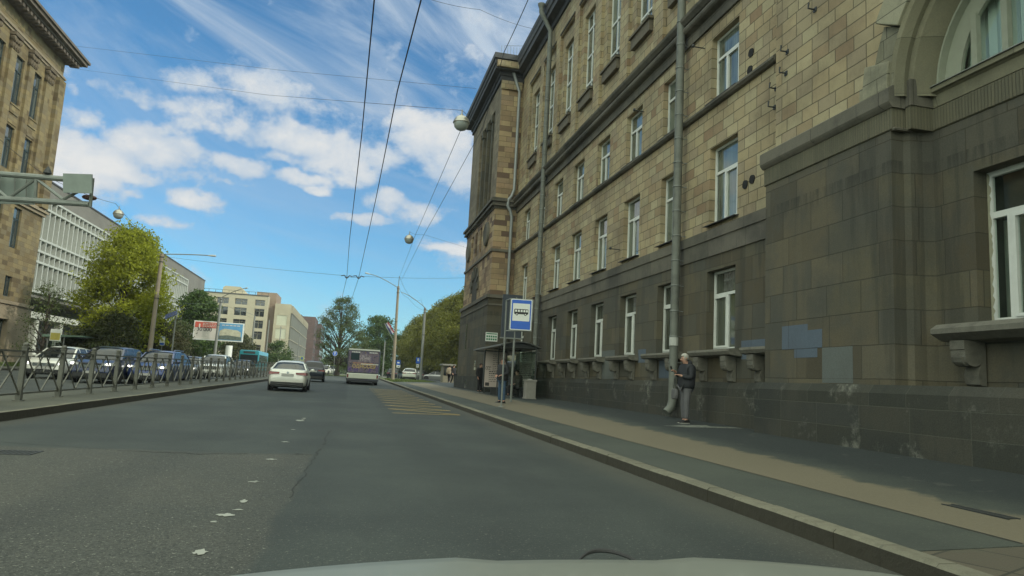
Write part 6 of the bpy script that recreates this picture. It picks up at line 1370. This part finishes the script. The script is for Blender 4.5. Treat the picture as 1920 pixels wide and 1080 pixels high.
c = at(849,722,66); person('walker in black clothes on the far pavement by the tower corner', (c.x, c.y, P(c.x, c.y)), R(20), WALK, BKC, BKC, SHB, HBR)
c = at(841,722,70); person('walker in a beige coat beside the one in black, near the kiosk', (c.x, c.y, P(c.x, c.y)), R(160), WALK, BGC, BKC, SHB, HBR)
c = at(899,730,41); person('dark figure half hidden behind the shelter poster panel', (c.x, c.y, P(c.x, c.y)), R(30), pose(), BKC, BKC, SHB, HBR, .97)

# ---------------------------------------------------------------- trees
def leafm(name, cols, trans=.25):
    m = bpy.data.materials.new(name); m.use_nodes = True; b = NB(m.node_tree); m.node_tree.nodes.clear()
    g = b.n('ShaderNodeNewGeometry'); rnd_ = g.outputs['Random Per Island']; nz = b.noise(g.outputs['Position'], .9, 3, .6)
    k = b.m('ADD', b.m('MULTIPLY', rnd_, .6), b.m('MULTIPLY', b.rng(nz, .3, .7), .4)); c = b.ramp(k, [(i/(len(cols)-1), q) for i, q in enumerate(cols)])
    d = b.n('ShaderNodeBsdfPrincipled'); b.put(d.inputs['Base Color'], c); d.inputs['Roughness'].default_value = .65; d.inputs['Specular IOR Level'].default_value = .25
    t = b.n('ShaderNodeBsdfTranslucent'); b.put(t.inputs[0], c); x = b.n('ShaderNodeMixShader'); x.inputs[0].default_value = trans; b.put(x.inputs[1], d.outputs[0]); b.put(x.inputs[2], t.outputs[0]); b.put(b.n('ShaderNodeOutputMaterial').inputs[0], x.outputs[0]); return m
BARK = pmat('bark', (.055,.045,.035), .95, var=.35, scale=6, bump=.6, bscale=18)
LF = {'spring': leafm('leaf_spring', [(.13,.155,.014),(.23,.26,.02),(.34,.37,.035),(.19,.225,.018)], .45), 'green': leafm('leaf_green', [(.025,.05,.012),(.05,.09,.018),(.08,.13,.025)]), 'linden': leafm('leaf_linden', [(.06,.07,.016),(.12,.13,.024),(.19,.19,.035),(.10,.12,.022)], .35),
      'dark': leafm('leaf_dark', [(.03,.042,.015),(.05,.062,.02),(.075,.08,.028),(.04,.07,.018)], .25), 'sparse': leafm('leaf_sparse', [(.05,.07,.025),(.08,.11,.035),(.12,.15,.05)], .3), 'brown': leafm('leaf_brown', [(.045,.045,.02),(.065,.06,.025),(.05,.065,.02)], .2)}
def tree(name, label, x, y, h, r, z0=None, leaf='green', n=9000, ls=.16, seed=1, base=.25, shape='oval', clumps=60, cat='tree', spread=.42, limbs=14, tr=None, group=None, lean=0.0, width_y=1.0):
    rg = np.random.default_rng(seed); zb = G(y)+.1 if z0 is None else z0; t = thing(name, label, cat, (x, y, zb), 0, group); tr = tr or h*.022
    # clump centres inside the crown envelope
    def env(u):                                     # relative radius at relative height u of the crown
        return {'oval': math.sin(math.pi*min(1, .12+.86*u))**.6, 'cone': (1-u)**.62*(min(1, u*5+.55)), 'dome': math.sqrt(max(0, 1-u*u*.95)), 'egg': (math.sin(math.pi*(u**.75)))**.6 if 0 < u < 1 else .2}[shape]
    cs = []
    while len(cs) < clumps:
        u = rg.uniform(0, 1); a = rg.uniform(0, 6.283); q = math.sqrt(rg.uniform(.12, 1.0)); e = env(u)*r*rg.uniform(.78, 1.08)
        cs.append((math.cos(a)*q*e+lean*u, math.sin(a)*q*e*width_y, h*base+(h*(1-base))*u*.96, u))
    m = MB(); top = Vector((lean*.8, 0, h*.86)); pts = []; rs = []
    for i in range(8): q = i/7; pts.append(Vector((lean*.8*q+rg.normal(0,.05)*h*.04*q, rg.normal(0,.05)*h*.04*q, h*.86*q))); rs.append(tr*(1-q)**.8+tr*.10)
    rs[0] *= 1.35; m.tube(pts, rs, 9)
    for c in cs[:limbs]:
        s0 = max(.12, min(.7, (c[2]/h)-.18-rg.uniform(0,.12))); p0 = pts[0].lerp(pts[-1], s0/.86); e = Vector(c[:3]); mid = p0.lerp(e, .5)+Vector((0,0,h*.02+rg.uniform(0,.03)*h)); k = tr*(1-s0)*.48
        m.tube([p0, p0.lerp(mid,.5)+Vector((0,0,.02*h*.2)), mid, mid.lerp(e,.6), e], [k, k*.8, k*.6, k*.38, k*.15], 6, False)
        for _ in range(3):
            e2 = e+Vector((rg.normal(0,.12)*r, rg.normal(0,.12)*r, abs(rg.normal(0,.14))*r)); m.tube([mid.lerp(e,.5), mid.lerp(e,.5).lerp(e2,.5)+Vector((0,0,.05)), e2], [k*.3, k*.2, k*.08], 5, False)
    m.build('trunk', BARK, t, smooth=True)
    C = np.array([c[:3] for c in cs]); wts = rg.uniform(.4, 1.4, len(cs)); wts /= wts.sum(); ix = rg.choice(len(cs), n, p=wts); sz = spread*r*rg.uniform(.45, 1.0, len(cs))
    off = rg.normal(0, .5, (n, 3)); nrm = np.linalg.norm(off, axis=1)[:, None]; off = off/np.maximum(nrm, .01)*np.minimum(nrm, 1.15); p = C[ix]+off*sz[ix][:, None]*np.array([1, width_y**.5, .72])
    p[:, 2] = np.maximum(p[:, 2], .12)
    u1 = rg.normal(0, 1, (n, 3)); u1 /= np.linalg.norm(u1, axis=1)[:, None]; u2 = np.cross(u1, rg.normal(0, 1, (n, 3))); u2 /= np.linalg.norm(u2, axis=1)[:, None]
    s = ls*rg.uniform(.55, 1.3, n)[:, None]; V4 = np.stack([p-u1*s, p-u2*s*.45, p+u1*s, p+u2*s*.45], 1).reshape(-1, 3)
    me = bpy.data.meshes.new('crown'); me.vertices.add(4*n); me.vertices.foreach_set('co', V4.ravel()); me.loops.add(4*n); me.loops.foreach_set('vertex_index', np.arange(4*n)); me.polygons.add(n); me.polygons.foreach_set('loop_start', np.arange(0, 4*n, 4)); me.polygons.foreach_set('loop_total', np.full(n, 4)); me.update(calc_edges=True)
    me.materials.append(LF[leaf]); o = bpy.data.objects.new('crown', me); COL.objects.link(o); o.parent = t; KIDS.setdefault(t.name, []).append(o); return t
tree('linden_tree', 'big yellow-green tree in front of the modern block, left of the brown pole', -17.6, 60, 11.2, 3.35, leaf='spring', n=52000, ls=.12, seed=33, base=.08, shape='oval', clumps=260, spread=.36, limbs=20)
tree('bare_tree', 'thin half-bare tree between the stone block and the yellow-green tree', -22.0, 58, 6.4, 1.9, leaf='sparse', n=2600, ls=.08, seed=5, base=.2, shape='dome', clumps=60, spread=.45, limbs=30)
for i, (x, y, h, r, lf, lab) in enumerate([(-18.9,57,3.0,1.6,'dark','dark bush below the yellow-green tree, leftmost of the row'),(-17.0,57,4.2,1.9,'dark','reddish dark bush right under the yellow-green tree'),(-15.8,62,4.4,1.7,'brown','dark bush between the brown pole and the yellow-green tree'),(-17.0,72,3.6,2.2,'brown','reddish bush just right of the brown pole'),(-19.5,84,5.0,3.4,'dark','dark bush behind the left post of the billboard')]):
    tree('bush', lab, x, y, h, r, leaf=lf, n=9000, ls=.12, seed=20+i, base=.04, shape='dome', clumps=60, cat='bush', spread=.5, limbs=12, tr=.08)
tree('maple_tree', 'rounded mid-green tree behind the billboard', -19.6, 98, 10.0, 3.4, leaf='green', n=16000, ls=.20, seed=8, base=.15, shape='dome', clumps=80)
tree('bush', 'green shrub to the right of the billboard column', -16.8, 116, 5.2, 3.4, leaf='dark', n=8000, ls=.16, seed=9, base=.05, shape='dome', clumps=60, cat='bush', spread=.45, tr=.08)
tree('bush', 'small green shrub in front of the brick block base', -14.5, 150, 6.0, 3.5, leaf='green', n=5000, ls=.2, seed=10, base=.05, shape='dome', clumps=50, cat='bush', tr=.1)
tree('old_tree', 'tall loose old tree with dark trunk standing in the middle of the street view', -1.9, 115, 12.6, 3.9, leaf='sparse', n=17000, ls=.12, seed=25, base=.10, shape='oval', clumps=150, spread=.27, limbs=70, tr=.30)
tree('young_tree', 'pale green small tree between the old middle tree and the bus', 1.6, 128, 7.2, 2.6, leaf='sparse', n=6000, ls=.15, seed=16, base=.1, shape='oval', clumps=50)
tree('maple_tree', 'dense green tree rising behind the bus', 5.2, 152, 12.6, 4.6, leaf='green', n=14000, ls=.22, seed=18, base=.12, shape='dome', clumps=80)
tree('maple_tree', 'lower green tree right of the tan street lamp, beyond the bus', 9.6, 160, 9.5, 4.4, leaf='green', n=9000, ls=.22, seed=19, base=.1, shape='dome', clumps=60)
g_ = 'row of lindens beyond the tower'
L0 = tree('linden_tree', 'nearest linden of the row, partly behind the tower', 14.6, 88, 12.4, 3.9, leaf='linden', n=20000, ls=.17, seed=31, base=.14, shape='egg', clumps=120, spread=.36, group=g_)
for i, (x, y, s, rz, lab) in enumerate([(14.0,96,.98,70,'second linden of the row counted from the tower'),(13.7,105,1.0,140,'third linden of the row counted from the tower'),(13.4,115,.98,210,'fourth linden of the row, right of the grey pole'),(13.2,126,.97,290,'fifth linden of the row, behind the grey pole'),(12.9,140,1.0,20,'sixth linden of the row, left of the grey pole'),(12.6,156,.95,100,'farthest linden of the row, near the tan street lamp'),(19.0,92,1.02,30,'linden standing in the second line behind the nearest one')]):
    o = dup(L0, loc=(x, y, G(y)+.1), rz=R(rz), label=lab); o.scale = (s, s, s)
for i, (x, y, h, r) in enumerate([(10,104,2.0,3.0),(16,100,2.6,4.0)]): tree('bush', ['low dark hedge bush behind the parked cars','low dark hedge bush at the foot of the linden row'][i], x+3, y+3, h, r, leaf='dark', n=5000, ls=.14, seed=50+i, base=.03, shape='dome', clumps=50, cat='bush', tr=.06, spread=.5)
# far wood closing the street
rg = np.random.default_rng(77); m = MB(); vs = []; fs = []
for i in range(26000):
    a = rg.uniform(-60, 110); yy_ = 300+rg.uniform(0, 30); top = 9+4*math.sin(a*.21)+2.5*math.sin(a*.63+1)+1.2*math.sin(a*1.7); zz = .7+top*rg.uniform(0, 1)**.8; s = rg.uniform(.25, .6); q = rg.normal(0, 1, (2, 3)); o = len(vs); c = np.array([a, yy_, zz])
    vs += [tuple(c-q[0]*s), tuple(c+q[1]*s), tuple(c+q[0]*s)]; fs.append((o, o+1, o+2))
m.add(vs, fs); me = bpy.data.meshes.new('far_trees'); me.from_pydata(m.v, [], m.f); me.materials.append(LF['green']); o = bpy.data.objects.new('far_trees', me); COL.objects.link(o); tag(o, 'distant band of green trees closing the end of the street', 'trees', kind='stuff')

# ---------------------------------------------------------------- air
m = MB(); m.box(-905, 905, -62, 2205, -1.2, 48); hz = bpy.data.materials.new('haze'); hz.use_nodes = True; hz.node_tree.nodes.clear(); b = NB(hz.node_tree)
pv = b.n('ShaderNodeVolumePrincipled'); pv.inputs['Color'].default_value = (.86,.92,1,1); pv.inputs['Density'].default_value = .0003; pv.inputs['Anisotropy'].default_value = .2
hz.node_tree.links.new(pv.outputs[0], b.n('ShaderNodeOutputMaterial').inputs['Volume'])
tag(m.build('haze', hz), kind='stuff')

# ---------------------------------------------------------------- groups of look-alikes
for o in COL.objects:
    if o.parent is not None or 'category' not in o or 'group' in o: continue
    c, L_ = o['category'], o.location; g_ = None
    if c == 'car': g_ = 'cars far down the street' if L_.y > 119 else 'cars queuing behind the railing' if L_.x < -8 else 'cars parked by the grass' if L_.y > 95 else 'cars driving ahead of us'
    elif c == 'street pole': g_ = 'street lamps along the street'
    elif c == 'bush': g_ = 'bushes along the street'
    elif c == 'drain': g_ = 'iron drains'
    elif c == 'road sign' and L_.y > 90: g_ = 'small road signs far down the street'
    elif c == 'bus': g_ = 'city buses'
    if g_: o['group'] = g_
